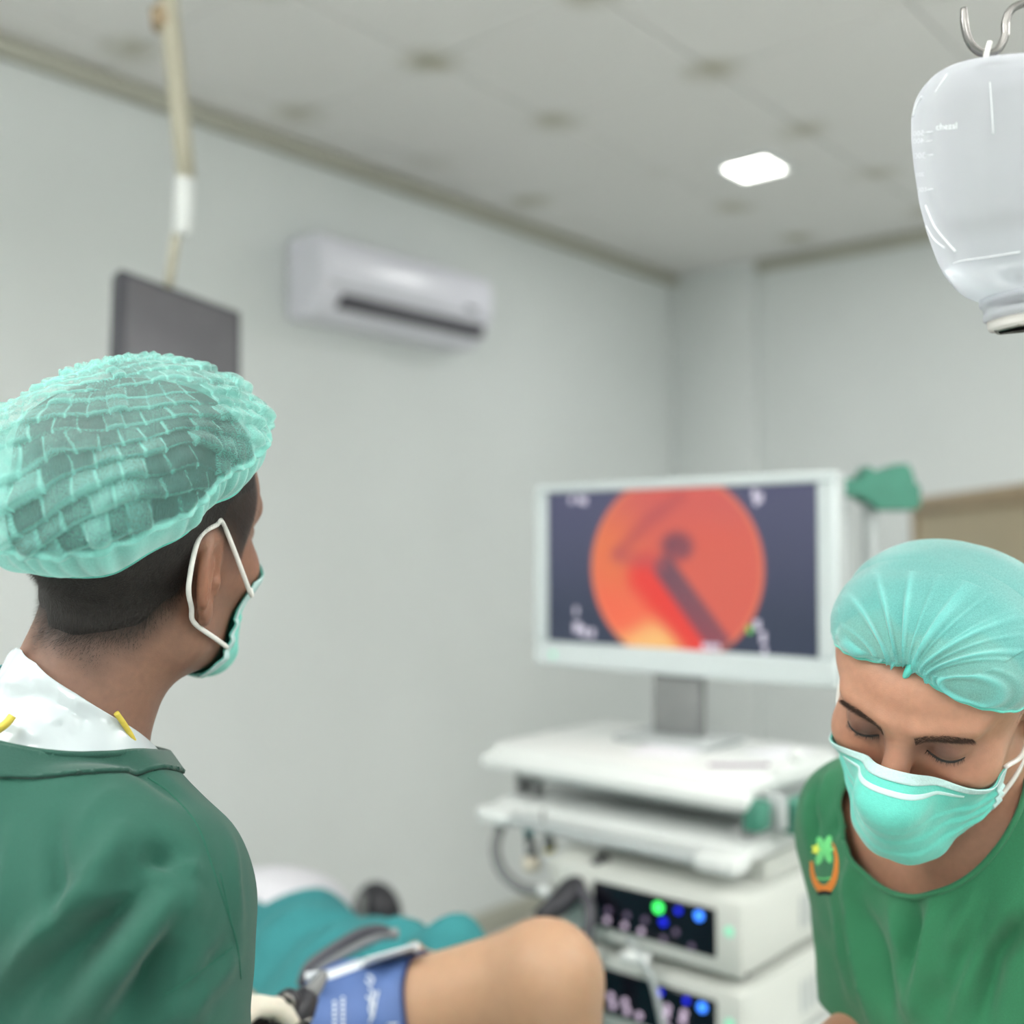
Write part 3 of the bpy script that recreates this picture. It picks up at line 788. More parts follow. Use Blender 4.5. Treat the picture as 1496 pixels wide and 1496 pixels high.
V = np.stack([np.repeat(gx, nzs + 1), np.full((nxs + 1) * (nzs + 1), -0.006), np.tile(gz, nxs + 1)], 1)
ii, jj = np.meshgrid(np.arange(nxs), np.arange(nzs), indexing='ij'); a = (ii * (nzs + 1) + jj).ravel()
mesh_obj('screen', V, np.stack([a, a + nzs + 1, a + nzs + 2, a + 1], 1), mat_emit_attr('screen_picture', 'pic', 0.85), tv, attrs={'pic': C})

# ------------------------------------------------------------------ video processors
def unit(name, z0, z1, label, seed, x0=-0.365, face_y=-0.012):
    t = thing(name, RW(-0.84 + x0 / 2 + 0.015, 1.54 + 0.19, z0), ANG, label, 'medical device')
    w = -x0 / 2 - 0.005; h = z1 - z0; yf = -0.20
    MB().box(-w, w, yf, 0.20, 0.012, h, 0.012).build('housing', M['device'], t)
    MB().box(-w, w, yf - 0.016, yf + 0.004, 0.010, h - 0.002, 0.010).build('front_bezel', M['device'], t)
    for sx in (-1, 1):
        for sy in (-1, 1): MB().cyl((sx * (w - .03), sy * 0.16, 0), (sx * (w - .03), sy * 0.16, 0.014), 0.012, n=14).build('foot', M['dark'], t)
    for k in range(6): MB().box(w - 0.0005, w + 0.0015, -0.02 + k * 0.022, -0.008 + k * 0.022, h * 0.30, h * 0.7, 0.0006, 1).build('vent_slot', M['cartgrey'], t)
    px0, px1 = -w + 0.075, w - 0.045; pz0, pz1 = h * 0.27, h * 0.84
    MB().box(px0, px1, yf - 0.019, yf - 0.012, pz0, pz1, 0.002, 1).build('control_panel', M['panel'], t)
    MB().ball((w - 0.022, yf - 0.017, h * 0.62), 0.008, (1, .35, 1)).build('status_light', M['led_mint'], t)
    return t, px0, px1, pz0, pz1, yf - 0.0195
def led(t, x, y, z, r, m, nm='button'):
    MB().cyl((x, y + 0.002, z), (x, y - 0.0015, z), r, n=14).build(nm, M[m], t)
u1 = unit('video_processor', 0.882, 1.013, 'upper white video processor with green lit button and dark control panel', 1)
u2 = unit('light_source', 0.742, 0.873, 'lower white light source unit with blue lamps, under the upper processor', 2)
for i, (t, px0, px1, pz0, pz1, y) in enumerate((u1, u2)):
    g = lambda a, b: (px0 + (px1 - px0) * a, pz0 + (pz1 - pz0) * b)
    if i == 0:
        x, z = g(0.56, 0.76); led(t, x, y, z, 0.0085, 'led_green')
        x, z = g(0.88, 0.80); led(t, x, y, z, 0.0075, 'led_blue')
        x, z = g(0.72, 0.80); led(t, x, y, z, 0.005, 'led_deepblue'); x, z = g(0.60, 0.48); led(t, x, y, z, 0.006, 'led_deepblue')
        for a, b in ((.14, .42), (.30, .42), (.45, .42), (.13, .20), (.28, .18), (.42, .16), (.60, .12), (.70, .34), (.82, .12)):
            x, z = g(a, b); led(t, x, y, z, 0.005, 'led_dim' if a > .5 or b > .4 else 'led_white')
    else:
        x, z = g(0.90, 0.80); led(t, x, y, z, 0.0075, 'led_blue'); x, z = g(0.78, 0.84); led(t, x, y, z, 0.005, 'led_deepblue'); x, z = g(0.57, 0.84); led(t, x, y, z, 0.005, 'led_deepblue')
        for a, b in ((.16, .42), (.28, .40), (.06, .24), (.18, .24), (.30, .22), (.40, .20), (.63, .56), (.76, .56), (.62, .40), (.75, .40), (.63, .14), (.75, .12), (.92, .30)):
            x, z = g(a, b); led(t, x, y, z, 0.0058, 'led_white')
# box above the upper processor (half seen under the keyboard shelf)
t = thing('printer_unit', RW(-0.84 - 0.16, 1.54 + 0.24, 1.013), ANG, 'pale grey flat unit stacked on top of the upper processor', 'medical device')
MB().box(-0.15, 0.15, -0.15, 0.15, 0, 0.036, 0.006).build('housing', M['device'], t)
MB().box(-0.10, -0.06, -0.153, -0.149, 0.006, 0.030, 0.002, 1).build('dark_slot', M['dark'], t)
MB().box(0.07, 0.12, -0.153, -0.149, 0.012, 0.024, 0.002, 1).build('teal_mark', M['tealshirt'], t)
# scope connector with black grip plugged into the upper unit
c = thing('scope_connector', P(826, 1322, 1.885), 0, 'black endoscope plug with pale collar in front of the upper processor', 'connector')
tube_obj('plug_body', [P(850, 1292, 1.90), P(836, 1300, 1.885), P(815, 1322, 1.86), P(786, 1340, 1.84)], [0.016, 0.022, 0.021, 0.012], M['dark'], c, n=16, smooth_pts=5)
tube_obj('pale_collar', np.linspace(P(800, 1296, 1.93), P(794, 1308, 1.93), 3), 0.014, M['cart'], c, n=16)
tube_obj('umbilical_cord', [P(846, 1296, 1.88), P(862, 1330, 1.84), P(856, 1380, 1.82), P(842, 1430, 1.80), P(846, 1520, 1.80)], 0.011, M['monitor'], c, n=12, smooth_pts=8)
tube_obj('plug_nut', np.linspace(P(868, 1268, 1.90), P(886, 1256, 1.92), 3), 0.012, M['dark'], c, n=16)
mb = prism('pale_block', [P(*q, 1.95) for q in ((800, 1252), (835, 1236), (868, 1240), (872, 1290), (812, 1300))], 0.05, M['device'], c, 0.006)
c = thing('front_lead', P(935, 1400, 1.76), 0, 'thin grey cable with white plug hanging before the lower light source', 'cable')
tube_obj('lead', [P(918, 1372, 1.80), P(936, 1398, 1.755), P(955, 1440, 1.74), P(975, 1530, 1.74)], 0.005, M['cartgrey'], c, n=10, smooth_pts=8)
tube_obj('white_plug', np.linspace(P(910, 1396, 1.775), P(948, 1404, 1.755), 4), 0.0105, M['cart'], c, n=14)
# papers on the table top
for k, (bb, ww, rz, sz) in enumerate(((-0.22, 0.14, 0.2, (.105, .148)), (-0.06, 0.24, -0.3, (.074, .105)))):
    o = MB().box(-sz[0] / 2, sz[0] / 2, -sz[1] / 2, sz[1] / 2, 0, 0.0025, 0.0006, 1).build('paper_pad', M['paper'])
    o.location = RW(-0.84 + bb, 1.54 + ww, 1.1925); o.rotation_euler = (0, 0, ANG + rz)
    tag(o, ('larger' if k == 0 else 'smaller') + ' white paper pad lying on the cart table top', 'paper')
o = MB().cyl((-0.05, 0, 0.003), (0.05, 0, 0.003), 0.0028, n=10).build('pen', mat('pen_mauve', (150, 134, 150), 0.4, var=0.1))
o.location = RW(-0.84 - 0.055, 1.54 + 0.085, 1.1925); o.rotation_euler = (0, 0, ANG + 0.7); tag(o, 'thin mauve pen lying on the cart table top', 'pen')

# ------------------------------------------------------------------ tan screen beyond the right-hand man
ps0, ps1 = P(1500, 702, 3.05), P(1338, 728, 3.95)
pv = thing('privacy_screen', ((ps0[0] + ps1[0]) / 2, (ps0[1] + ps1[1]) / 2, 0), math.atan2(ps0[1] - ps1[1], ps0[0] - ps1[0]), 'tan upright panel with darker frame behind the man in light green scrubs', 'screen')
pl = math.hypot(ps0[0] - ps1[0], ps0[1] - ps1[1]); pvh = 1.735; x1 = pl / 2 + 0.25; x0 = -pl / 2
MB().box(x0 + 0.03, x1 - 0.03, -0.008, 0.008, 1.50, pvh - 0.055, 0.002, 1).build('upper_panel', M['tan'], pv)
MB().box(x0 + 0.03, x1 - 0.03, -0.010, 0.010, 0.25, 1.50, 0.002, 1).build('lower_panel', M['cream'], pv)
MB().box(x0, x1, -0.02, 0.02, pvh - 0.06, pvh, 0.008).build('top_rail', M['tandark'], pv)
for x in (x0, x1 - 0.04): MB().box(x, x + 0.04, -0.02, 0.02, 0.03, pvh - 0.05, 0.006).build('side_rail', M['tandark'], pv)
for x in (x0, x1 - 0.04): MB().box(x, x + 0.04, -0.20, 0.20, 0.0, 0.035, 0.006).build('foot', M['tandark'], pv)

# ------------------------------------------------------------------ infusion bottle on its hook
ivd = 0.735
bt_top, bt_bot = P(1449, 90, ivd), P(1492, 480, ivd)
ax = (bt_bot - bt_top); BL = np.linalg.norm(ax); ax /= BL
sxv = np.array([1.0, 0, 0]) - ax * ax[0]; sxv /= np.linalg.norm(sxv); syv = np.cross(ax, sxv)
bot = thing('infusion_bottle', bt_bot, 0, 'translucent white infusion bottle hanging upside down from a steel hook', 'bottle')
PXM = ivd / F
prof_t = np.array([0, .012, .04, .09, .16, .25, .35, .48, .60, .70, .78, .84, .878, .89])
prof_w = np.array([.012, .55, .76, .90, .975, 1.0, 1.0, .985, .93, .86, .77, .62, .42, .33])
hwb = 124 * PXM
tt = np.linspace(0, 0.89, 90); ww = np.interp(tt, prof_t, prof_w)
ww = np.convolve(np.pad(ww, 2, mode='edge'), np.ones(5) / 5, 'valid'); ww[0] = .012
def bottle_shell(tt, ww, sc=1.0, n=72, nexp=2.6, dep=0.62):
    V = []
    for t, w in zip(tt, ww):
        for k in range(n):
            a = 2 * math.pi * k / n; c, s = math.cos(a), math.sin(a)
            e = nexp if w > 0.5 else 2.0 + (nexp - 2.0) * max(0, (w - 0.3) / 0.2)
            cx_ = math.copysign(abs(c) ** (2 / e), c); sy_ = math.copysign(abs(s) ** (2 / e), s)
            dp = dep + (1 - dep) * max(0, min(1, (0.75 - w) / 0.42)) if t > 0.5 else dep
            V.append(bt_top + ax * BL * t + sxv * hwb * sc * w * cx_ + syv * hwb * sc * w * dp * sy_)
    m = len(tt); Fc = [(i * n + k, i * n + (k + 1) % n, (i + 1) * n + (k + 1) % n, (i + 1) * n + k) for i in range(m - 1) for k in range(n)]
    Fc.append(tuple(range(n))); Fc.append(tuple((m - 1) * n + k for k in range(n))[::-1])
    return np.array(V), Fc
V, Fc = bottle_shell(tt, ww); bs_o = world_obj('bottle_wall', V, Fc, M['bottle'], bot)
k0 = np.searchsorted(tt, 0.745)
V, Fc = bottle_shell(tt[k0:], ww[k0:], 0.965); world_obj('liquid', V, Fc, mat('clear_saline', (236, 240, 242), 0.03, trans=1.0), bot)
# neck and cap rings
def ring_sweep(name, prof, m, dep=1.0, n=48):
    V = []
    for t, r in prof:
        for k in range(n):
            a = 2 * math.pi * k / n; V.append(bt_top + ax * BL * t + sxv * r * math.cos(a) + syv * r * math.sin(a))
    mm = len(prof); Fc = [(i * n + k, i * n + (k + 1) % n, (i + 1) * n + (k + 1) % n, (i + 1) * n + k) for i in range(mm - 1) for k in range(n)]
    Fc.append(tuple(range(n))); Fc.append(tuple((mm - 1) * n + k for k in range(n))[::-1])
    return world_obj(name, np.array(V), Fc, m, bot)
nr = 50 * PXM
ring_sweep('neck_ring', [(0.872, nr * .95), (0.878, nr * 1.05), (0.895, nr * 1.08), (0.905, nr * 1.04), (0.91, nr * .98), (0.935, nr * .97), (0.94, nr * 1.0), (0.955, nr * 1.0), (0.962, nr * .93)], M['bottle'])
ring_sweep('cap', [(0.955, nr * .92), (0.985, nr * .90), (0.995, nr * .86), (1.0, nr * .74)], mat('bottle_cap', (214, 212, 208), 0.3, var=0.03), n=48)
ring_sweep('pull_tab', [(0.97, nr * .80), (1.001, nr * .80), (1.004, nr * .70)], mat('foil_tab', (120, 118, 112), 0.35, metal=0.6, var=0.1), n=6)
# seam line and side flute
bvh_b = BVHTree.FromPolygons([Vector(v) for v in bottle_shell(tt, ww)[0]], bottle_shell(tt, ww)[1])
def bpt(px, py, off=0.0006):
    d = Vector(ray(px, py)); h = bvh_b.ray_cast(Vector(CAMP), d)
    return np.array(h[0] - d * off) if h[0] else bpt(px + 3, py, off)
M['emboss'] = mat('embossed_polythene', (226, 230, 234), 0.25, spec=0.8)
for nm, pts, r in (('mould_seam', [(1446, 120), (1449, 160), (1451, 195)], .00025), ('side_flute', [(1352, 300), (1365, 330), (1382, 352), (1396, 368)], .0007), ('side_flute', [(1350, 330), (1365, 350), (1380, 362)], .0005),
                   ('shoulder_crease', [(1366, 135), (1376, 120), (1384, 108)], .0005), ('liquid_line', [(1376, 394), (1400, 382), (1440, 376), (1490, 368)], .0004), ('painted_highlight', [(1334, 170), (1339, 155), (1347, 141)], .0011)):  # last entry: a highlight drawn as a pale raised streak
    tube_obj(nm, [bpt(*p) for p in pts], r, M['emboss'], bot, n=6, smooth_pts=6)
for txt, px, py, sz in (('500', 1334, 199, 11), ('400', 1334, 210, 11), ('300', 1335, 232, 12), ('200', 1338, 258, 8), ('100', 1340, 281, 10), ('chezsl', 1367, 190, 13)):
    V, Fc = text_mesh(txt, sz)
    if txt != 'chezsl': V[:, 0] = V[:, 0].max() - V[:, 0]
    W = np.array([bpt(px + v[0] * 1.0, py - v[1] - v[0] * 0.08) for v in V])
    world_obj('graduation_mark' if txt != 'chezsl' else 'embossed_word', W, Fc, M['emboss'], bot, smooth=False)
for py in (192, 205, 226, 276): tube_obj('graduation_tick', [bpt(1350, py + 2), bpt(1363, py)], .0004, M['emboss'], bot, n=5)
tube_obj('hanging_loop', [P(1439, 92, ivd), P(1442, 76, ivd - .002), P(1446, 62, ivd)], 0.0019, M['loop'], bot, n=8, smooth_pts=5)
hook = thing('drip_stand_hook', P(1496, -10, ivd), 0, 'bent polished steel hook holding the infusion bottle', 'hook')
hp = [(1408, 12), (1410, 40), (1418, 64), (1436, 78), (1456, 74), (1468, 54), (1469, 34), (1476, 16), (1492, 6), (1525, -2), (1700, -14), (2030, -20)]
hpts = catmull([P(*p, ivd + 0.002) for p in hp], 8)
tube_obj('hook_rod', hpts, np.r_[np.linspace(0.0022, 0.0028, 6), np.full(len(hpts) - 6, 0.0028)], M['metal'], hook, n=14)
hb = P(2030, -20, ivd + 0.002); hb0 = hb.copy(); hb0[2] = 0.05
tube_obj('stand_pole', [hb0, hb - [0, 0, .02], hb + [0, 0, .02]], 0.009, M['metal'], hook, n=16)
for k in range(5):
    a = k * 2 * math.pi / 5 + 0.3
    tube_obj('stand_foot', [hb0 + [0, 0, .0], hb0 + [0.24 * math.cos(a), 0.24 * math.sin(a), -0.025]], 0.012, M['metal'], hook, n=10)
    e = hb0 + np.array([0.24 * math.cos(a), 0.24 * math.sin(a), -0.025]); tube_obj('stand_wheel', [e + [-.01, 0, 0], e + [.01, 0, 0]], 0.025, M['dark'], hook, n=16)

# ------------------------------------------------------------------ dark stool far behind the bed
st0 = P(551, 1330, 2.75)
st = thing('black_stool', (st0[0], st0[1], 0), ANG, 'black padded stool with a small rounded backrest beyond the bed', 'stool')
MB().ball((0, 0, st0[2] - 0.015), 1.0, (0.075, 0.05, 0.085), 24).build('backrest', M['dark'], st)
MB().box(-0.010, 0.010, -0.056, -0.04, st0[2] - 0.07, st0[2] + 0.05, 0.004).build('back_bar', M['grey'], st)
MB().box(-0.012, 0.012, 0.02, 0.04, 0.42, st0[2], 0.004).build('back_support', M['dark'], st)
MB().cyl((0, -0.12, 0.42), (0, -0.12, 0.48), 0.17, 0.165, n=32).build('seat', M['dark'], st)
MB().box(-0.02, 0.02, -0.12, 0.04, 0.405, 0.425, 0.004).build('seat_bracket', M['grey'], st)
MB().cyl((0, -0.12, 0.08), (0, -0.12, 0.42), 0.022, n=16).build('column', M['metal'], st)
for k in range(5):
    a = k * 2 * math.pi / 5
    MB().cyl((0, -0.12, 0.085), (0.24 * math.cos(a), -0.12 + 0.24 * math.sin(a), 0.06), 0.018, 0.012, n=10).build('base_arm', M['dark'], st)
    MB().ball((0.24 * math.cos(a), -0.12 + 0.24 * math.sin(a), 0.03), 0.03, n=12).build('caster', M['dark'], st)
# ------------------------------------------------------------------ bed, patient, drape
bedb0, bedb1, bedw0, bedw1 = -2.45, -0.50, 0.70, 1.36
bed = thing('hospital_bed', RW((bedb0 + bedb1) / 2, (bedw0 + bedw1) / 2, 0), ANG, 'hospital bed with dark blue mattress under the patient', 'bed')
hx, hy = (bedb1 - bedb0) / 2, (bedw1 - bedw0) / 2
MB().box(-hx, hx, -hy, hy, 0.52, 0.62, 0.03, 3).build('mattress', M['mattress'], bed)
MB().box(-hx + .02, hx - .02, -hy + .02, hy - .02, 0.45, 0.52, 0.01).build('bed_frame', M['cartgrey'], bed)
for sx in (-1, 1):
    for sy in (-1, 1):
        MB().cyl((sx * (hx - .12), sy * (hy - .08), 0.0), (sx * (hx - .12), sy * (hy - .08), 0.46), 0.02, n=14).build('leg', M['cartgrey'], bed)
# patient: body on the bed, near knee raised and bare
kneeP = P(788, 1424, 1.30); hipP = P(300, 1570, 1.48); ankP = P(850, 1900, 1.20); ankP[2] = 0.70
midP = P(520, 1508, 1.385)
torsoA = np.array(RW(-1.55, 1.02, 0.76)); torsoB = np.array(RW(-1.98, 1.03, 0.76)); headP = np.array(RW(-2.24, 1.03, 0.79))
hipP = np.array([hipP[0], hipP[1], 0.77]); hip2 = hipP + np.array(CW) * 0.17
knee2 = P(655, 1425, 1.52); ank2 = np.array(RW(-0.75, 1.20, 0.67))
Rp = rows(np.array(CB), np.array(CW), np.array([0, 0, 1.0]))
def patient(p):
    d = s_cap(p, kneeP, midP, 0.057, 0.064)
    d = smin(d, s_ell(p, kneeP + [0.012, -0.012, 0.004], (0.056, 0.056, 0.056)), 0.03)
    d = smin(d, s_cap(p, midP, hipP, 0.064, 0.085), 0.04)
    d = smin(d, s_cap(p, kneeP + [0.01, 0, -0.02], kneeP + (ankP - kneeP) * 0.45 + [0.01, 0.02, 0], 0.057, 0.054), 0.035)
    d = smin(d, s_cap(p, kneeP + (ankP - kneeP) * 0.45, ankP, 0.054, 0.034), 0.03)
    d = smin(d, s_cap(p, ankP, ankP + np.array(CB) * 0.16 + [0, 0, -.035], 0.034, 0.026), 0.03)
    d = smin(d, s_cap(p, hip2, knee2, 0.08, 0.06), 0.05); d = smin(d, s_cap(p, knee2, ank2, 0.055, 0.034), 0.03)
    d = smin(d, s_cap(p, ank2, ank2 + np.array(CB) * 0.15, 0.034, 0.026), 0.03)
    d = smin(d, s_ell(p, (hipP + hip2) / 2, (0.13, 0.17, 0.12), Rp), 0.06)
    d = smin(d, s_ell(p, torsoA, (0.28, 0.17, 0.12), Rp), 0.08); d = smin(d, s_ell(p, torsoB, (0.16, 0.20, 0.11), Rp), 0.08)
    d = smin(d, s_cap(p, torsoB, headP, 0.06, 0.055), 0.04)
    d = smin(d, s_ell(p, headP + np.array(CB) * -0.10 + [0, 0, .03], (0.105, 0.078, 0.095), Rp), 0.03)
    d = smin(d, s_ell(p, headP + np.array(CB) * -0.09 + [0, 0, .125], (0.015, 0.011, 0.014), Rp), 0.02)
    for sg in (-1, 1):
        sh = torsoB + np.array(CW) * sg * 0.20 + np.array(CB) * -0.05; el = sh + np.array(CB) * 0.28 + np.array(CW) * sg * 0.05 + [0, 0, -.05]; wr = el + np.array(CB) * 0.22 - np.array(CW) * sg * 0.02 + [0, 0, -.01]
        d = smin(d, s_cap(p, sh, el, 0.05, 0.04), 0.04); d = smin(d, s_cap(p, el, wr, 0.038, 0.027), 0.02)
        d = smin(d, s_ell(p, wr + np.array(CB) * 0.07, (0.06, 0.038, 0.018), Rp), 0.02)
    return smax(d, 0.621 - p[:, 2], 0.01)
lo = np.minimum(np.array(RW(-2.5, 1.4, 0)), np.array(RW(-0.4, .6, 0))) - 0.3; hi = np.maximum(np.array(RW(-2.5, 1.4, 0)), np.array(RW(-0.4, .6, 0))) + 0.3
V, Fc = surfnet(patient, (axis_pts([(-1.25, 0.55, 0.010)]), axis_pts([(0.85, 2.75, 0.010)]), axis_pts([(0.58, 1.16, 0.010)])), 2)
pat = thing('person', (float(hipP[0]), float(hipP[1]), 0.62), 0, 'patient lying under a teal drape with one bare bent limb raised', 'person')
world_obj('body', V, Fc, M['skinP'], pat)
# blue cuff wrapped round the limb
cA, cB_ = P(628, 1474, 1.345), P(444, 1524, 1.405)
cdir = (cB_ - cA); CL = np.linalg.norm(cdir); cdir /= CL
cu = np.cross(cdir, [0, 0, 1.0]); cu /= np.linalg.norm(cu); cw_ = np.cross(cu, cdir); 
cw_ = cw_ if cw_[2] > 0 else -cw_
n, k = 96, 40; Vv = []
axp = lambda t: cA + cdir * CL * t
for i in range(k):
    t = i / (k - 1)
    for j in range(n):
        a = 2 * math.pi * j / n; dv = cu * math.cos(a) + cw_ * math.sin(a)
        Vv.append((axp(t), dv))
O = np.array([v[0] for v in Vv]); Dv = np.array([v[1] for v in Vv])
hit = cast_in(patient, O, Dv, 0.13); rr = np.clip(np.linalg.norm(hit - O, axis=1), 0.05, 0.092) + 0.006
tt2 = np.repeat(np.linspace(0, 1, k), n)
rr = rr + 0.004 * np.sin(math.pi * tt2) + 0.0025 * vnoise(O + Dv * rr[:, None], 45, 17) + 0.002 * vnoise(O + Dv * rr[:, None], 90, 18)
Vc_ = O + Dv * rr[:, None]
cuffo = thing('blood_pressure_cuff', tuple(axp(0.5)), 0, 'blue blood pressure cuff with white stripe wrapped round the bare limb', 'cuff')
Fq = [(i * n + j, i * n + (j + 1) % n, (i + 1) * n + (j + 1) % n, (i + 1) * n + j) for i in range(k - 1) for j in range(n)]
c_ = world_obj('cuff_sleeve', Vc_, Fq, M['cuff'], cuffo); md = c_.modifiers.new('thick', 'SOLIDIFY'); md.thickness = 0.004; md.offset = 1
for i in (0, k - 1):
    lp_ = Vc_[i * n:(i + 1) * n]; tube_obj('edge_binding', np.vstack([lp_, lp_[:1]]), 0.0026, M['cuffdark'], cuffo, n=8)
cbv = BVHTree.FromPolygons([Vector(v) for v in Vc_], Fq)
def cpt(px, py, off=0.0022): return gpt_(cbv, px, py, off, 1.32)
def gpt_(bv, px, py, off, dflt):
    d = Vector(ray(px, py)); h = bv.ray_cast(Vector(CAMP), d)
    return np.array(h[0] - d * off) if h[0] else P(px, py, dflt)
# white stripe along the seam and white printing
st_pts = catmull(np.array([(446, 1427, 0), (480, 1424, 0), (520, 1410, 0), (570, 1396, 0), (611, 1384, 0)], float), 6)[:, :2]
V0 = np.array([cpt(x, y - 6) for x, y in st_pts]); V1 = np.array([cpt(x, y + 6) for x, y in st_pts])
o = world_obj('white_stripe', np.vstack([V0, V1]), [(i, i + 1, len(V0) + i + 1, len(V0) + i) for i in range(len(V0) - 1)], M['print'], cuffo)
md = o.modifiers.new('thick', 'SOLIDIFY'); md.thickness = 0.002; md.offset = 0
for x, y0, y1, wd in ((489, 1462, 1500, 2.2), (501, 1456, 1500, 2.2)):
    y = y0
    while y < y1:
        h = 3.4 + 1.6 * rng.random(); a, b = cpt(x - wd, y), cpt(x + wd, y + .4); c2, d2 = cpt(x + wd, y + h), cpt(x - wd, y + h)
        world_obj('printed_letter', [a, b, c2, d2], [(0, 1, 2, 3)], M['print'], cuffo, smooth=False); y += h + 2.6
for pts in ([(537, 1424), (545, 1430), (541, 1438), (535, 1432)], [(540, 1444), (546, 1452), (541, 1460), (546, 1470)], [(552, 1448), (549, 1462), (546, 1478), (540, 1494)], [(536, 1456), (543, 1462), (540, 1474), (546, 1486)]):
    tube_obj('printed_logo', [cpt(*p) for p in catmull(np.array([(a, b, 0) for a, b in pts], float), 5)[:, :2]], 0.0012, M['print'], cuffo, n=6)
tube_obj('printed_mark', [cpt(566, 1497), cpt(580, 1496), cpt(592, 1498)], 0.0012, M['print'], cuffo, n=6)
# grey rubber hoses leading from the cuff
hose = thing('cuff_hose', P(500, 1395, 1.42), 0, 'pair of grey rubber hoses lying over the teal drape beside the cuff', 'hose')
for pts, r in (([(455, 1418), (480, 1402), (520, 1382), (555, 1366), (580, 1364)], .0075), ([(440, 1440), (452, 1412), (490, 1384), (525, 1364), (552, 1358), (566, 1362)], .0070)):
    tube_obj('hose_tube', [P(x, y, 1.40 + 0.0004 * (x - 440)) for x, y in pts], r, M['grey'] if r > .007 else M['monitor'], hose, n=12, smooth_pts=8)
# endoscope control body in the gloved hand
sc_ = thing('endoscope_handle', P(425, 1480, 1.17), 0, 'black endoscope control handle with chrome trim held in the gloved hand', 'endoscope')
tube_obj('control_body', [P(372, 1530, 1.14), P(400, 1500, 1.15), P(432, 1478, 1.165), P(452, 1452, 1.18)], [0.018, 0.023, 0.021, 0.012], M['dark'], sc_, n=20, smooth_pts=6)
for (x, y), r in (((418, 1466), .013), ((405, 1492), .015)):
    o = tube_obj('control_wheel', [P(x, y, 1.135), P(x + 4, y - 3, 1.150)], r, M['dark'], sc_, n=18)
for pts in ([(414, 1452), (424, 1456), (430, 1466), (426, 1478)], [(432, 1500), (446, 1492), (456, 1490)], [(384, 1490), (394, 1486), (402, 1490)], [(408, 1478), (412, 1470), (420, 1466)]):
    tube_obj('chrome_trim', [P(a, b, 1.128) for a, b in pts], 0.0022, M['metal'], sc_, n=8, smooth_pts=4)
tube_obj('grey_boot', [P(450, 1455, 1.18), P(462, 1440, 1.20), P(472, 1424, 1.22)], [0.010, 0.008, 0.006], M['grey'], sc_, n=12, smooth_pts=4)
# teal drape: cloth resting over the covered body
nb, nw = 150, 84
bb = np.linspace(-2.15, -0.62, nb); ww_ = np.linspace(0.76, 1.40, nw)
Bg, Wg = [v.ravel() for v in np.meshgrid(bb, ww_, indexing='ij')]
pts = Bg[:, None] * np.array(CB) + Wg[:, None] * np.array(CW)
def bw(p): return np.array([p @ np.array(CB), p @ np.array(CW)])
def hump(a, b, za, zb, wd, p2):
    a2, b2 = bw(a), bw(b); ba = b2 - a2; t = np.clip(((p2 - a2) @ ba) / (ba @ ba), 0, 1)
    d = np.linalg.norm(p2 - a2 - t[:, None] * ba, axis=1); z = za + (zb - za) * t
    return 0.63 + (z - 0.63) * np.exp(-(d / wd) ** 2.6)
p2 = np.stack([Bg, Wg], 1)
kt = P(660, 1346, 1.52); tA = P(520, 1352, 1.70); tB = P(430, 1312, 1.92); tC = P(360, 1316, 2.05)
z = np.maximum.reduce([hump(kt, (kt + tA) / 2, kt[2], kt[2] - 0.03, 0.12, p2), hump((kt + tA) / 2, tA, kt[2] - 0.03, tA[2], 0.15, p2), hump(tA, tB, tA[2], tB[2], 0.20, p2), hump(tB, tC, tB[2], tC[2] - 0.02, 0.22, p2)])
q3 = np.column_stack([pts[:, :2], z])
z = z + (0.010 * np.sin(Bg * 26 + 9 * Wg + 2 * np.sin(Wg * 9)) + 0.006 * np.sin(Bg * 47 - 22 * Wg)) * sstep(0.64, 0.72, z)
fl = P(470, 1420, 1.55); 
Vd = np.column_stack([pts[:, :2], z])
bare, _ = seg_dist(Vd * [1, 1, 0], np.array([kneeP, midP, midP + (hipP - midP) * 0.35]) * [1, 1, 0])
fq = np.array(grid_quads(nb, nw))
keepf = np.array([(bare[f] > 0.075).any() for f in fq]) | (z[fq].mean(1) > 1e9)
low = Vd[:, 2] < 0.0
used = np.unique(fq[keepf]); rm = -np.ones(len(Vd), int); rm[used] = np.arange(len(used))
dr = mesh_obj('surgical_drape', Vd[used], rm[fq[keepf]], M['teal'])
md = dr.modifiers.new('thick', 'SOLIDIFY'); md.thickness = 0.003
tag(dr, 'teal cloth drape spread over the patient on the bed', 'drape')
# second cloth tucked behind the bent knee
cl0 = [P(800, 1440, 1.40), P(856, 1452, 1.385), P(872, 1478, 1.38), P(884, 1520, 1.375), P(892, 1600, 1.37)]
cl0 = catmull(cl0, 6); nn_ = len(cl0); Vt = []
for j in range(14):
    for i, c0 in enumerate(cl0): Vt.append(c0 + np.array([0.0, 0.008, 0.0]) * j + [0, 0, 0.004 * math.sin(j * 1.1 + i * .4) - 0.0015 * j])
o = mesh_obj('surgical_towel', Vt, [(j * nn_ + i, j * nn_ + i + 1, (j + 1) * nn_ + i + 1, (j + 1) * nn_ + i) for j in range(13) for i in range(nn_ - 1)], M['teal'])
md = o.modifiers.new('thick', 'SOLIDIFY'); md.thickness = 0.003
tag(o, 'small teal cloth hanging just behind the bare bent limb', 'towel')
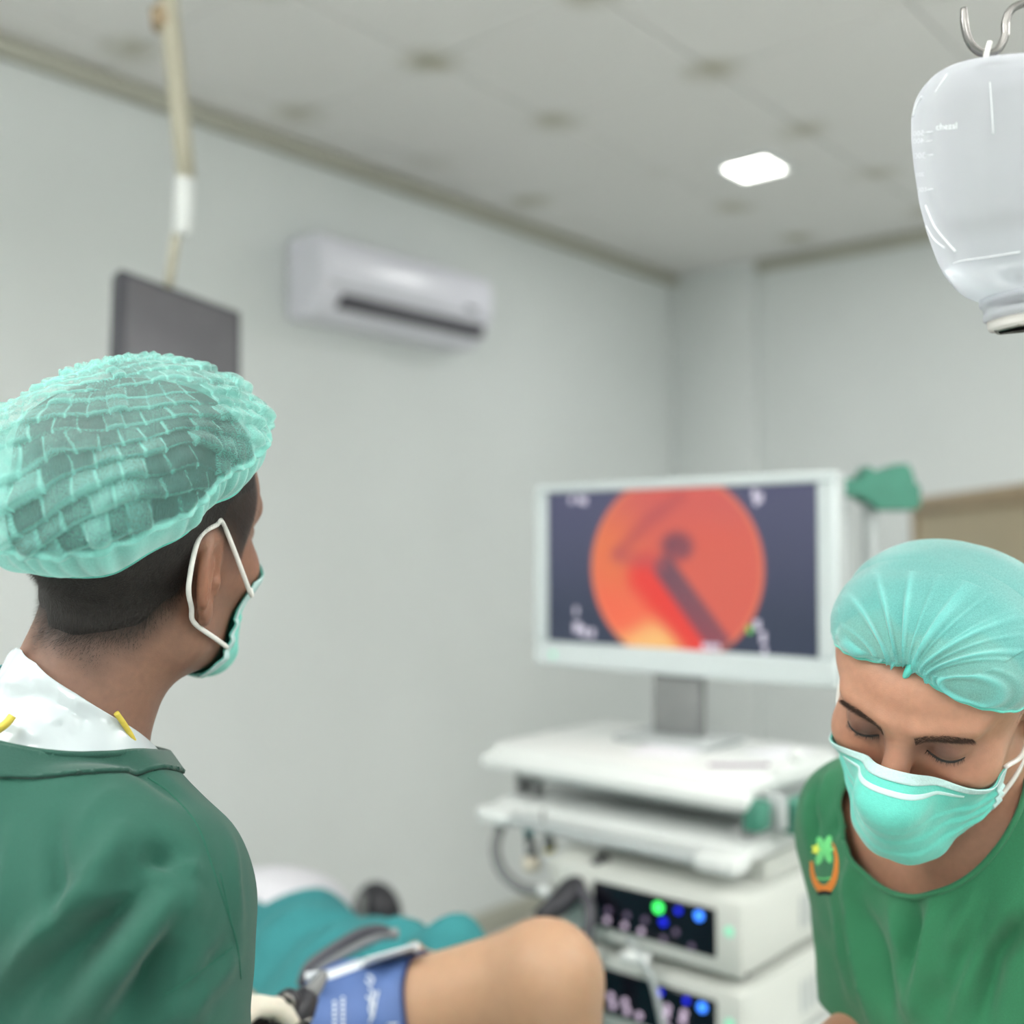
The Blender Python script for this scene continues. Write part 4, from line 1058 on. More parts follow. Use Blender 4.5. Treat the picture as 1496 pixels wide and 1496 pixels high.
# pillow
pl_c = P(405, 1292, 2.28)
def pillow(p):
    c = np.array([pl_c[0] - 0.06, pl_c[1], 0.76])
    qd = (p - c) @ Rp.T
    d = s_ell(qd, (0, 0, 0), (0.17, 0.25, 0.13)); return d + 0.006 * vnoise(p, 22, 3)
V, Fc = surfnet(pillow, (axis_pts([(pl_c[0] - .45, pl_c[0] + .35, .014)]), axis_pts([(pl_c[1] - .4, pl_c[1] + .4, .014)]), axis_pts([(.55, .98, .014)])), 1)
V[:, 2] = np.maximum(V[:, 2], 0.622)
o = world_obj('pillow', V, Fc, M['pillow']); tag(o, 'white rounded pillow at the far end of the teal drape', 'pillow')
# ------------------------------------------------------------------ shared person pieces
def _unused(): pass
def mask_sheet(base, u0, u1, v0, v1, nu, nv, off, side_el=(17, -33), mid_el=(30, -60), az=80.0, azb=None, drop=0.0, pleat=0.0022, sag=0.0):
    """points of the mask cloth over the face (head coordinates); u -1..1 across, v 0..1 top to bottom"""
    C0 = np.array([0, 0.022, -0.055])
    u = np.linspace(u0, u1, nu); v = np.linspace(v0, v1, nv)
    Uu, Vv = np.meshgrid(u, v, indexing='ij'); Uu, Vv = Uu.ravel(), Vv.ravel()
    wgt = np.cos(np.clip(np.abs(Uu), 0, 1) * math.pi / 2) ** 0.8
    top = side_el[0] + (mid_el[0] - side_el[0]) * np.cos(np.clip(np.abs(Uu) * 1.25, 0, 1) * math.pi / 2) ** 1.5
    bot = side_el[1] + (mid_el[1] - side_el[1]) * wgt
    el = np.radians(top + (bot - top) * Vv); a = np.radians(az + ((azb if azb else az) - az) * Vv) * Uu
    d = np.stack([np.sin(a) * np.cos(el), np.cos(a) * np.cos(el), np.sin(el)], 1)
    p = cast_in(base, C0, d, 0.18)
    # pleats: steps that open in the middle and close at the sides
    ph = np.zeros_like(Vv)
    for vv in (0.36, 0.52, 0.68): ph += sstep(vv - 0.035, vv + 0.005, Vv) - sstep(vv + 0.005, vv + 0.12, Vv)
    wr = 0.0006 * np.sin(Uu * 11 + Vv * 5) * Vv + 0.0005 * np.sin(Uu * 23 - Vv * 9)
    o = off + pleat * ph * (0.35 + 0.65 * np.abs(Uu)) + wr * (off > 0) + sag * np.sin(math.pi * np.clip(Vv, 0, 1)) * wgt
    return p + d * o[:, None]
def build_mask(root, to_w, base, loops, **kw):
    m = world_obj('face_mask', to_w(mask_sheet(base, -1, 1, 0, 1, 121, 81, 0.0035, **kw)), grid_quads(121, 81), M['mask'], root)
    md = m.modifiers.new('thick', 'SOLIDIFY'); md.thickness = 0.0012; md.offset = 0
    def strip(nm, u0, u1, v0, v1, mt, off=0.0048, nu=90, nv=6):
        o = world_obj(nm, to_w(mask_sheet(base, u0, u1, v0, v1, nu, nv, off, **kw)), grid_quads(nu, nv), mt)
        o.parent = m; o.location = (0, 0, 0)
        o.data.transform(Matrix.LocRotScale(root.location, root.rotation_euler, None).inverted())
        mm = o.modifiers.new('thick', 'SOLIDIFY'); mm.thickness = 0.0008; mm.offset = 0
    strip('top_binding', -1, 1, -0.005, 0.055, M['maskwhite'])
    strip('bottom_binding', -1, 1, 0.955, 1.005, M['mask'])
    strip('side_binding', 0.90, 1.01, 0.0, 1.0, M['maskwhite'], nu=8, nv=60)
    strip('side_binding', -1.01, -0.90, 0.0, 1.0, M['maskwhite'], nu=8, nv=60)
    strip('nose_strip', -0.50, 0.50, 0.10, 0.13, M['wire'], 0.0040, nv=4)
    for pts in loops:
        o = tube_obj('ear_loop', to_w(catmull(np.array(pts), 8)), 0.0020, M['loop'], None, n=8, flat=1.0)
        o.parent = m; o.data.transform(Matrix.LocRotScale(root.location, root.rotation_euler, None).inverted())
    return m
def hair_strands(V, Fc, N, count, length, flow, seed, width=0.00028, keep=None):
    """short hairs as slim blades standing on a surface"""
    r = np.random.default_rng(seed); Fq = np.asarray(Fc)
    ar = np.linalg.norm(np.cross(V[Fq[:, 2]] - V[Fq[:, 0]], V[Fq[:, 3]] - V[Fq[:, 1]]), axis=1)
    if keep is not None: ar = ar * keep[Fq].mean(1)
    fi = r.choice(len(Fq), count, p=ar / ar.sum())
    a, b = r.random(count)[:, None], r.random(count)[:, None]
    q = [V[Fq[fi, k]] for k in range(4)]
    p = (q[0] * (1 - a) + q[1] * a) * (1 - b) + (q[3] * (1 - a) + q[2] * a) * b
    n = N[Fq[fi, 0]]
    d = n * 0.45 + flow + r.normal(size=(count, 3)) * 0.22; d /= np.linalg.norm(d, axis=1)[:, None]
    L = (length * r.uniform(0.6, 1.2, count))[:, None]
    if keep is not None: L = L * (0.25 + 0.75 * keep[Fq[fi, 0]])[:, None]
    s = np.cross(d, n); s /= np.linalg.norm(s, axis=1)[:, None] + 1e-9
    VV = np.stack([p - s * width - n * .0008, p + s * width - n * .0008, p + d * L], 1).reshape(-1, 3)
    return VV, np.arange(count * 3).reshape(-1, 3)
def fold_disp(p, folds):
    o = np.zeros(len(p))
    for line, amp, wd in folds:
        d, t = seg_dist(p, line)
        o += amp * (np.clip(1 - d / (wd * 1.7), 0, 1) ** 1.4 if amp > 0 else np.exp(-(d / wd) ** 2)) * np.sin(math.pi * np.clip(t * 0.9 + 0.05, 0, 1)) ** 0.7
    return o
def cut_cloth(V, Fc, c):
    """keep where c>0, snapping the border onto c=0; c is a function of points"""
    val = c(V); Fq = np.asarray(Fc); keep = (val[Fq] > 0).any(1)
    Fq = Fq[keep]; out = val < 0
    W = V.copy(); ids = np.unique(Fq); sel = ids[out[ids]]
    for _ in range(4):
        g = sgrad(c, W[sel]); vv = c(W[sel]); W[sel] -= (vv / (np.einsum('ij,ij->i', g, g) + 1e-9))[:, None] * g
    remap = -np.ones(len(V), np.int64); remap[ids] = np.arange(len(ids))
    return W[ids], remap[Fq], ids
def border_loops(Fq):
    from collections import defaultdict
    cnt = defaultdict(int)
    for f in Fq:
        for k in range(4): cnt[tuple(sorted((int(f[k]), int(f[(k + 1) % 4]))))] += 1
    adj = defaultdict(list)
    for (a, b), c in cnt.items():
        if c == 1 and a != b: adj[a].append(b); adj[b].append(a)
    seen = set(); loops = []
    for s0 in adj:
        if s0 in seen: continue
        L = [s0]; seen.add(s0)
        while True:
            nx = [n for n in adj[L[-1]] if n not in seen]
            if not nx: break
            L.append(nx[0]); seen.add(nx[0])
        loops.append(L)
    return loops
def smooth_loop(p, it=12):
    p = np.array(p)
    for _ in range(it): p = (np.roll(p, 1, 0) + 2 * p + np.roll(p, -1, 0)) / 4
    return p
# ------------------------------------------------------------------ man on the left, dark green gown, seen from behind
LtoL, LtoW, RL = head_xf(-24, 11, 16, (-0.297, 0.882, 1.552))
yl = math.radians(-34)
fL = np.array([-math.sin(yl), math.cos(yl), 0.0]); rL = np.array([math.cos(yl), math.sin(yl), 0.0]); uL = np.array([0, 0, 1.0])
RTL = rows(rL, fL, uL)
NBL = np.array([-0.362, 0.845, 1.375])
shR = NBL + rL * 0.124 - fL * 0.005 + uL * -0.080
shL = NBL - rL * 0.165 + fL * 0.02 + uL * -0.075
elR = shR + np.array([0.018, -0.01, -0.275]); wrR = P(262, 1512, 1.02)
elL = shL + np.array([-0.05, 0.02, -0.28]); wrL = elL + fL * 0.22 + rL * 0.06 + uL * 0.03
hipC = np.array([-0.375, 0.86, 0.90])
feetL = [hipC + rL * s * 0.10 + fL * 0.02 for s in (1, -1)]
def neckL(p):
    q = LtoW(np.array([[0, -0.022, -0.05]]))[0]
    return s_cap(p, q, NBL - fL * 0.0 + uL * -0.02, 0.054, 0.062)
def headL(p):
    return face_sdf(LtoL(p))
def torso_core(p, NB, R, sR, sL, hip, g=0.0, gs=None):
    r, f, u = R
    gs = g if gs is None else gs
    ch = (NB + hip) / 2 * 0 + NB + (hip - NB) * 0.36
    d = s_ell(p, ch + f * 0.0, (0.165 + g, 0.115 + g, 0.21 + g), R)
    for s in (sR, sL):
        d = smin(d, s_cap(p, NB + u * -0.015 + (s - NB) * 0.15, s + u * 0.01, 0.052 + gs, 0.056 + gs), 0.06)
    d = smin(d, s_ell(p, NB + (hip - NB) * 0.75, (0.150 + g, 0.110 + g, 0.20 + g), R), 0.08)
    d = smin(d, s_ell(p, hip, (0.165 + g, 0.120 + g, 0.13 + g), R), 0.08)
    return d
def bodyL(p):
    d = torso_core(p, NBL, RTL, shR, shL, hipC, -0.018, -0.004)
    for a, b, c in ((shR, elR, wrR), (shL, elL, wrL)):
        d = smin(d, s_cap(p, a, b, 0.042, 0.036), 0.03); d = smin(d, s_cap(p, b, c, 0.038, 0.027), 0.02)
    for ft in feetL:
        kn = ft * [1, 1, 0] + [0, 0, 0.48] + fL * 0.01; an = ft * [1, 1, 0] + [0, 0, 0.09] - fL * 0.02
        d = smin(d, s_cap(p, ft - [0, 0, 0.03], kn, 0.078, 0.055), 0.04); d = smin(d, s_cap(p, kn, an, 0.055, 0.036), 0.02)
        d = smin(d, s_cap(p, an - [0, 0, .05], an + fL * 0.15 - [0, 0, .055], 0.034, 0.030), 0.03)
    hi = p[:, 2] > 1.30
    if hi.any():
        q = p[hi]
        h = smin(headL(q), neckL(q), 0.03)
        d = d.copy(); d[hi] = smin(d[hi], h, 0.035)
    return d
man_l = thing('person', (float(hipC[0]), float(hipC[1]), 0), 0, 'man seen from behind in dark green surgical gown, teal bouffant cap and mask', 'person')
axL = (axis_pts([(-0.72, -0.44, 0.014), (-0.44, -0.13, 0.0034), (-0.13, 0.02, 0.012)]),
       axis_pts([(0.58, 0.72, 0.014), (0.72, 1.04, 0.0034), (1.04, 1.25, 0.012)]),
       axis_pts([(-0.02, 1.24, 0.014), (1.24, 1.345, 0.007), (1.345, 1.70, 0.0034)]))
V, Fc = surfnet(bodyL, axL)
q = LtoL(V)
# hairline and skin tone, in head coordinates
def hair_density(q, lo=-0.014):
    x, y, z = np.abs(q[:, 0]), q[:, 1], q[:, 2]
    line = np.interp(y, [-0.13, -0.09, -0.055, -0.03, -0.018, 0.0, 0.02, 0.040, 0.052, 0.07, 0.12], [-0.056, -0.054, -0.044, -0.020, 0.012, 0.040, 0.022, 0.004, 0.085, 0.095, 0.1])
    s = q.copy(); s[:, 0] = x
    ear = sstep(0.001, 0.006, ear_sdf(s))
    return sstep(lo, 0.016, z - line + 0.004 * vnoise(q, 160, 5)) * ear
hd = hair_density(q, -0.030) ** 0.8 * (q[:, 2] > -0.12)
skin = np.array(lin((130, 96, 79))); warm = np.array(lin((148, 102, 80)))
tint = np.tile(skin, (len(V), 1))
tint = tint + (warm - skin) * (sstep(0.055, 0.08, np.abs(q[:, 0])) * sstep(0.06, 0.0, np.abs(q[:, 2])))[:, None]
hairc = np.array(lin((38, 31, 28)))
tint = tint * (1 - 0.92 * hd[:, None]) + hairc * 0.92 * hd[:, None]
world_obj('body', V, Fc, M['skinL'], man_l, attrs={'tint': tint})
# hair: a raised cap of short hair with single hairs on it
def hairsdf_L(p):
    q = LtoL(p)
    h = hair_density(q)
    lo = np.interp(q[:, 1], [-0.12, -0.03, 0.02], [1.0, 0.6, 0.35])
    return smin(face_sdf(q, ears=False, eyes=False), neckL(p), 0.03) - (-0.003 + 0.0068 * lo * sstep(0.35, 1.0, h) + 0.016 * sstep(0.055, 0.11, q[:, 2]) * sstep(0.08, 0.03, q[:, 1]))
axH = (axis_pts([(-0.44, -0.14, 0.0038)]), axis_pts([(0.74, 1.0, 0.0038)]), axis_pts([(1.40, 1.70, 0.0038)]))
Vh, Fh = surfnet(lambda p: np.maximum(hairsdf_L(p), -(hair_density(LtoL(p)) - 0.12) * 0.02), axH, 0)
hr = world_obj('hair', Vh, Fh, M['hair'], man_l)
hb = V; N = normals(V, Fc)
flow = RL @ np.array([0.0, -0.45, -0.75])
sv, sf = hair_strands(V, Fc, N, 36000, 0.0075, flow, 3, 0.00014, keep=np.clip((hd - 0.3) / 0.7, 0, 1) * (q[:, 2] < 0.07) + 1e-9)
hs = world_obj('hair_strands', sv, sf, M['strand'], man_l, smooth=False); hs['kind'] = 'stuff'
# eyebrow edge
# mask
kwL = dict(side_el=(22, -42), mid_el=(30, -62), az=62, azb=92, sag=0.004)
earp = lambda u, v, n: EAR_O + EU * (0.011 + u) + EV * v + EN * n
edge = mask_sheet(mask_base, 0.99, 1.0, 0.0, 1.0, 2, 21, 0.004, **kwL)
etop, ebot = edge[21 + 1], edge[21 + 12]
loopR = [etop, etop + np.array([0.012, -0.018, 0.006]), earp(-0.012, 0.041, 0.010), earp(-0.002, 0.044, 0.006), earp(0.013, 0.036, -0.003), earp(0.0245, 0.004, -0.006), earp(0.014, -0.018, -0.006), earp(0.004, -0.034, -0.006), (ebot + earp(0.0, -0.04, -.004)) / 2 + np.array([.004, 0, 0]), ebot]
mir = lambda L: [np.array(p) * [-1, 1, 1] for p in L]
build_mask(man_l, LtoW, mask_base, [loopR, mir(loopR)], **kwL)

# bouffant cap --------------------------------------------------
def bouffant(root, to_w, to_l, headf, tilt, ctr, Rf, zt, edge_z, nphi=420, ns=190, k1=0.78):
    """ctr: centre in head coords; tilt: axis leaning back (deg); Rf(phi): bulge radius; edge_z(phi)"""
    ct, st_ = math.cos(math.radians(tilt)), math.sin(math.radians(tilt))
    A = np.array([[1, 0, 0], [0, ct, -st_], [0, st_, ct]])     # cap frame -> head
    phi = np.linspace(0, 2 * math.pi, nphi, endpoint=False); s = np.linspace(0, 1, ns)
    ez_ = edge_z(phi)
    dirs = np.stack([np.cos(phi), np.sin(phi), np.zeros_like(phi)], 1)
    org = np.array([0, 0, 1.0]) * ez_[:, None]
    eh = cast_in(headf, ctr + org @ A.T, dirs @ A.T, 0.2)
    re = np.linalg.norm((eh - ctr) @ A * [1, 1, 0], axis=1) + 0.004
    R_ = Rf(phi)
    P0 = np.stack([0 * phi, zt + 0 * phi], 1); P1 = np.stack([R_ * k1, zt + 0 * phi], 1)
    P2 = np.stack([R_ * 1.16, ez_ + (zt - ez_) * 0.42], 1); P3_ = np.stack([re, ez_], 1)
    S = s[None, :, None]
    B = (1 - S) ** 3 * P0[:, None] + 3 * (1 - S) ** 2 * S * P1[:, None] + 3 * (1 - S) * S ** 2 * P2[:, None] + S ** 3 * P3_[:, None]
    return phi, s, B, A
capc = np.array([0, -0.018, 0.030])
def cap_L():
    Rf = lambda ph: 0.102 + 0.034 * np.clip(-np.sin(ph), 0, 1) + 0.024 * np.clip(np.sin(ph), 0, 1)
    ez_ = lambda ph: 0.022 + 0.006 * np.cos(2 * ph) - 0.012 * np.clip(-np.sin(ph), 0, 1) + 0.002 * np.sin(9 * ph + 1)
    hf = lambda q: face_sdf(q, ears=False, eyes=False)
    phi, s, B, A = bouffant(man_l, LtoW, LtoL, hf, 21, capc, Rf, 0.111, ez_)
    nphi, ns = len(phi), len(s)
    PH, SS = np.meshgrid(phi, s, indexing='ij')
    r, z = B[..., 0], B[..., 1]
    pos = np.stack([r * np.cos(PH), r * np.sin(PH), z], -1).reshape(-1, 3)
    nrm = normals(pos, grid_quads(nphi, ns, True)); nrm *= np.sign((nrm * (pos - [0, 0, 0.03])).sum(1))[:, None]
    ss = SS.ravel(); ph = PH.ravel()
    # pleats: concentric steps crossed by meridian folds, all irregular
    axp_ = np.array([-0.62, 0.55, 0.56]); axp_ /= np.linalg.norm(axp_)
    e1 = np.cross(axp_, [0, 0, 1.0]); e1 /= np.linalg.norm(e1); e2 = np.cross(axp_, e1)
    nd = pos - [0, 0, 0.01]; nd /= np.linalg.norm(nd, axis=1)[:, None]
    th = np.arccos(np.clip(nd @ axp_, -1, 1)); pp = np.arctan2(nd @ e2, nd @ e1) + math.pi
    row = th * 0.125 / 0.0185 + 0.50 * vnoise(pos, 38, 11) + 0.20 * vnoise(pos, 95, 12); ri = np.floor(row); fr = row - ri
    nm = 44.0
    col = pp / (2 * math.pi) * nm + 0.50 * vnoise(pos, 42, 4) + 0.20 * vnoise(pos, 100, 14) + 0.30 * np.sin(ri * 2.3); ci = np.floor(col); fc = col - ci
    hsh = np.sin(ri * 12.9898 + (ci % nm) * 78.233) * 43758.5453; hsh = hsh - np.floor(hsh)
    body = sstep(0.74, 0.66, ss) * sstep(0.0, 0.05, ss)
    puff = np.clip(4 * fc * (1 - fc), 0, 1) ** 0.6
    disp = body * (0.45 + 0.55 * sstep(0.25, 0.5, ss)) * (0.0050 * (0.4 + 0.9 * hsh) * sstep(0, 0.8, fr) * (1 - sstep(0.84, 1.0, fr)) + 0.0034 * puff * (0.3 + hsh) + 0.0016 * vnoise(pos, 90, 8) + 0.003 * vnoise(pos, 28, 9))
    l1 = np.exp(-((fr - 0.88) / 0.07) ** 2) * np.clip(0.7 + 0.7 * vnoise(pos, 50, 15), 0, 1.2)
    l2 = np.exp(-(np.minimum(fc, 1 - fc) / 0.05) ** 2) * np.clip(0.8 + 0.6 * vnoise(pos, 60, 16), 0, 1.2)
    crease = np.clip(0.55 * l1 + 0.75 * l2, 0, 1) * body + 0.35 * body * (hsh - 0.5)
    # gathered border
    band = sstep(0.66, 0.72, ss + 0.012 * np.sin(ph * 27 + 2 * np.sin(ph * 4)))
    ruf = np.sin(ph * 46 + 3 * np.sin(ph * 5) + 4 * ss) * 0.6 + np.sin(ph * 23 + 2 * np.sin(ph * 3 + 1)) * 0.6
    disp += band * (0.0022 * ruf * sstep(1.02, 0.85, ss)) + 0.0045 * np.exp(-((ss - 0.71 - 0.010 * np.sin(ph * 31)) / 0.018) ** 2)
    edgeline = np.exp(-((ss - 0.695 - 0.010 * np.sin(ph * 31)) / 0.010) ** 2)
    op = 0.31 + 0.10 * vnoise(pos, 60, 21) * body + 0.50 * crease + 0.10 * np.clip(vnoise(pos, 22, 3), 0, 1)
    op = op * (1 - band) + band * (0.84 + 0.12 * np.clip(ruf, -1, 1)) + 0.3 * edgeline
    pos = pos + nrm * disp[:, None]
    W = LtoW(pos @ A.T + capc)
    fq = grid_quads(nphi, ns, True)
    c = world_obj('bouffant_cap', W, fq, M['capL'], man_l, attrs={'op': np.clip(op, 0.2, 0.97)})
    el = [W[i * ns + ns - 1] for i in range(nphi)] + [W[ns - 1]]
    o = tube_obj('elastic_edge', np.array(el)[::3], 0.0012, M['mask'], None, n=6)
    o.parent = c; o.data.transform(Matrix.LocRotScale(man_l.location, man_l.rotation_euler, None).inverted())
    return c
cap_L()

# gown ----------------------------------------------------------
def gownL(p):
    g = 0.014
    d = torso_core(p, NBL, RTL, shR, shL, hipC, g)
    d = smin(d, s_cap(p, NBL - fL * 0.035 + uL * -0.01, NBL - fL * 0.06 + uL * -0.2, 0.075, 0.10), 0.05)
    for a, b, c in ((shR, elR, wrR), (shL, elL, wrL)):
        d = smin(d, s_cap(p, a, b, 0.064, 0.066), 0.04); d = smin(d, s_cap(p, b, c, 0.062, 0.040), 0.03)
    d = smin(d, s_cap(p, hipC + [0, 0, 0.0], hipC * [1, 1, 0] + [0, 0, 0.48], 0.15, 0.19), 0.10)
    return d
def cutL(p):      # neck opening, hem and cuff
    q = p - (NBL + uL * 0.070 + fL * 0.022 + rL * 0.012)
    n1 = np.sqrt(((q @ rL) / 0.105) ** 2 + ((q @ fL) / 0.11) ** 2 + ((q[:, 2] + 0.22 * (q @ fL) * 0) / 0.072) ** 2)
    c = (n1 - 1) * 0.085
    return np.minimum(np.minimum(c, p[:, 2] - 0.42), 1e3)
axG = (axis_pts([(-0.76, -0.52, 0.016), (-0.52, -0.10, 0.0038), (-0.10, 0.06, 0.012)]),
       axis_pts([(0.50, 0.60, 0.016), (0.60, 0.98, 0.0038), (0.98, 1.20, 0.012)]),
       axis_pts([(0.36, 1.10, 0.02), (1.10, 1.46, 0.0038)]))
Vg, Fg = surfnet(gownL, axG)
def LP(px): return on_surf(gownL, px)
foldsL = [
    (LP([(15, 1490), (85, 1420), (150, 1345), (205, 1288), (235, 1268)]), -0.0208, 0.0146),
    (LP([(60, 1385), (110, 1330), (165, 1305), (230, 1276)]), 0.0115, 0.0095),
    (LP([(130, 1500), (190, 1410), (240, 1340)]), 0.0115, 0.0087),
    (LP([(180, 1500), (225, 1430), (262, 1370)]), -0.0138, 0.0118),
    (LP([(205, 1246), (240, 1250), (285, 1266)]), -0.0121, 0.0109),
    (LP([(205, 1262), (245, 1272), (290, 1258)]), 0.0051, 0.0072),
    (LP([(235, 1460), (290, 1425), (338, 1386)]), -0.0104, 0.0091),
    (LP([(262, 1500), (300, 1440), (345, 1400)]), 0.0077, 0.0111),
    (LP([(20, 1200), (12, 1300), (0, 1380)]), 0.0064, 0.0111),
    (LP([(84, 1200), (86, 1290), (82, 1352)]), -0.0069, 0.0063),
    (LP([(140, 1320), (165, 1240), (180, 1200)]), 0.0051, 0.0111),
    (LP([(175, 1096), (220, 1132), (265, 1170)]), -0.0069, 0.0091),
    (LP([(60, 1110), (150, 1104), (190, 1110)]), -0.0104, 0.0109),
    (LP([(250, 1390), (275, 1330), (290, 1290)]), 0.0064, 0.0111),
    (LP([(30, 1496), (70, 1440), (115, 1400)]), 0.0102, 0.0111),
    (LP([(0, 1440), (60, 1370), (120, 1300), (150, 1250)]), 0.010, 0.010),
    (LP([(90, 1500), (150, 1420), (200, 1360), (255, 1300)]), 0.012, 0.011),
    (LP([(160, 1500), (215, 1415), (270, 1330)]), -0.010, 0.010),
    (LP([(225, 1500), (265, 1440), (310, 1400)]), 0.010, 0.010),
    (LP([(255, 1235), (270, 1262), (298, 1275)]), 0.006, 0.008),
    (LP([(110, 1230), (140, 1180), (175, 1150)]), 0.004, 0.012),
    (LP([(332, 1220), (345, 1290), (352, 1360)]), 0.0051, 0.0079),
]
Ng = normals(Vg, Fg)
vis = sstep(1.05, 1.12, Vg[:, 2])
dis = fold_disp(Vg, foldsL) + vis * (0.0026 * vnoise(Vg * [1, 1, 0.5], 34, 31) + 0.0012 * vnoise(Vg, 80, 32))
Vg = Vg + Ng * dis[:, None]
Vc, Fc2, _ = cut_cloth(Vg, Fg, cutL)
gw = world_obj('surgical_gown', Vc, Fc2, M['gownL'], man_l)
md = gw.modifiers.new('thick', 'SOLIDIFY'); md.thickness = 0.0022; md.offset = -1
# band round the neck opening, with stitching
cv = cutL(Vg); bsel = (cv[np.asarray(Fg)] > 0).any(1) & (cv[np.asarray(Fg)] < 0.022).any(1) & (Vg[np.asarray(Fg)][:, :, 2].mean(1) > 1.2)
Vb, Fb, idb = cut_cloth(Vg, np.asarray(Fg)[bsel], cutL)
cb2 = lambda p: 0.020 - cutL(p)
Nb = Ng[idb]; Vb2, Fb2, id2 = cut_cloth(Vb, Fb, cb2)
bd = world_obj('neck_band', Vb2 + Nb[id2] * 0.0016, Fb2, M['bandL'], man_l)
md = bd.modifiers.new('thick', 'SOLIDIFY'); md.thickness = 0.003; md.offset = 0
for L_ in border_loops(Fc2):
    lp_ = Vc[L_]
    if len(L_) > 40 and lp_[:, 2].mean() > 1.3:
        lp_ = smooth_loop(lp_); o = tube_obj('neck_edge', np.vstack([lp_, lp_[:1]])[::2], 0.0030, M['bandL'], None, n=8); o.parent = gw
        o.data.transform(Matrix.LocRotScale(man_l.location, man_l.rotation_euler, None).inverted())
gbvh = BVHTree.FromPolygons([Vector(v) for v in Vc], [tuple(map(int, f)) for f in Fc2])
def gpt(bv, px, py, off, dflt=0.8):
    d = Vector(ray(px, py)); h = bv.ray_cast(Vector(CAMP), d)
    return np.array(h[0] - d * off) if h[0] else P(px, py, dflt)
for nm, pts, r, m in (('shoulder_seam', [(216, 1136), (250, 1160), (288, 1205), (310, 1265), (330, 1325), (346, 1378), (352, 1430)], .0006, 'seam'),
                      ('armhole_seam', [(322, 1275), (334, 1330), (344, 1372)], .0005, 'seam'),
                      ('sleeve_seam', [(238, 1456), (290, 1422), (340, 1384)], .0005, 'seam')):
    o = tube_obj(nm, np.array([gpt(gbvh, *p, .0002) for p in catmull(np.array([(a, b, 0) for a, b in pts], float), 6)[:, :2]]), r, M[m], None, n=6)
    o.parent = gw; o.data.transform(Matrix.LocRotScale(man_l.location, man_l.rotation_euler, None).inverted())

# white plastic apron collar, teal shirt and yellow cord under the gown
def collar(name, m, top, bot, gap, flare, a0, a1, n=90, k=26, wr=0.002, seed=1, thick=0.0008, folds=None):
    al = np.linspace(a0, a1, n); tt_ = np.linspace(0, 1, k)
    base = NBL + fL * 0.012
    A_, T_ = [v.ravel() for v in np.meshgrid(al, tt_, indexing='ij')]
    zt_ = np.array([top(a) for a in A_]); zb_ = np.array([bot(a) for a in A_])
    dv = np.cos(A_)[:, None] * rL + np.sin(A_)[:, None] * fL
    o = base + uL * (zt_ + (zb_ - zt_) * T_)[:, None]
    hit = cast_in(bodyL, o, dv, 0.16)
    rr = np.minimum(np.linalg.norm(hit - o, axis=1), 0.105)
    rr = np.maximum.accumulate(rr.reshape(n, k), axis=1)
    for _ in range(6): rr[1:-1] = (rr[:-2] + 2 * rr[1:-1] + rr[2:]) / 4
    V = o + dv * (rr.ravel() + gap + flare * T_)[:, None]
    off = wr * vnoise(V, 45, seed) + wr * 0.6 * vnoise(V, 110, seed + 3)
    if folds: off = off + fold_disp(V, folds)
    V = V + dv * off[:, None]
    o = world_obj(name, V, grid_quads(n, k), m, man_l)
    md = o.modifiers.new('thick', 'SOLIDIFY'); md.thickness = thick; md.offset = 1
    return o
D = math.radians
ctop = lambda a: float(np.interp(math.degrees(a), [-230, -170, -130, -100, -75, -50, -20, 20, 50], [0.03, 0.07, 0.094, 0.101, 0.100, 0.092, 0.070, 0.034, 0.01]))
collar('apron_collar', M['plastic'], ctop, lambda a: 0.0, 0.005, 0.012, D(-230), D(50), n=200, k=50, wr=0.0030, seed=2, folds=[(on_surf(lambda p: bodyL(p) - 0.012, l_), a_, w_) for l_, a_, w_ in (([(52, 968), (70, 1000), (96, 1014), (165, 1046)], 0.007, 0.007), ([(-10, 1024), (40, 1018), (80, 1014)], -0.006, 0.008), ([(-10, 990), (20, 990), (30, 985)], 0.006, 0.005), ([(60, 1048), (95, 1044), (118, 1068)], 0.005, 0.005), ([(118, 1070), (130, 1035), (150, 1050)], -0.004, 0.006), ([(-10, 1040), (30, 1052), (60, 1080)], 0.005, 0.007))])
collar('shirt_collar', M['tealshirt'], lambda a: float(np.interp(math.degrees(a), [-215, -150, -128, -112], [0.088, 0.082, 0.068, 0.045])), lambda a: 0.0, 0.019, 0.016, D(-215), D(-112), wr=0.002, seed=8, thick=0.002)
ly = on_surf(bodyL, [(170, 1042), (180, 1056), (190, 1072), (198, 1088)]) - np.array([ray(200, 1090)]) * 0.011
tube_obj('lanyard', ly, 0.0022, M['yellow'], man_l, n=8, smooth_pts=5)
sp_ = on_surf(bodyL, [(-12, 1072), (0, 1064), (10, 1056), (18, 1046)]) - np.array([ray(5, 1060)]) * 0.030
tube_obj('shirt_piping', sp_, 0.003, M['yellow'], man_l, n=8, smooth_pts=5)

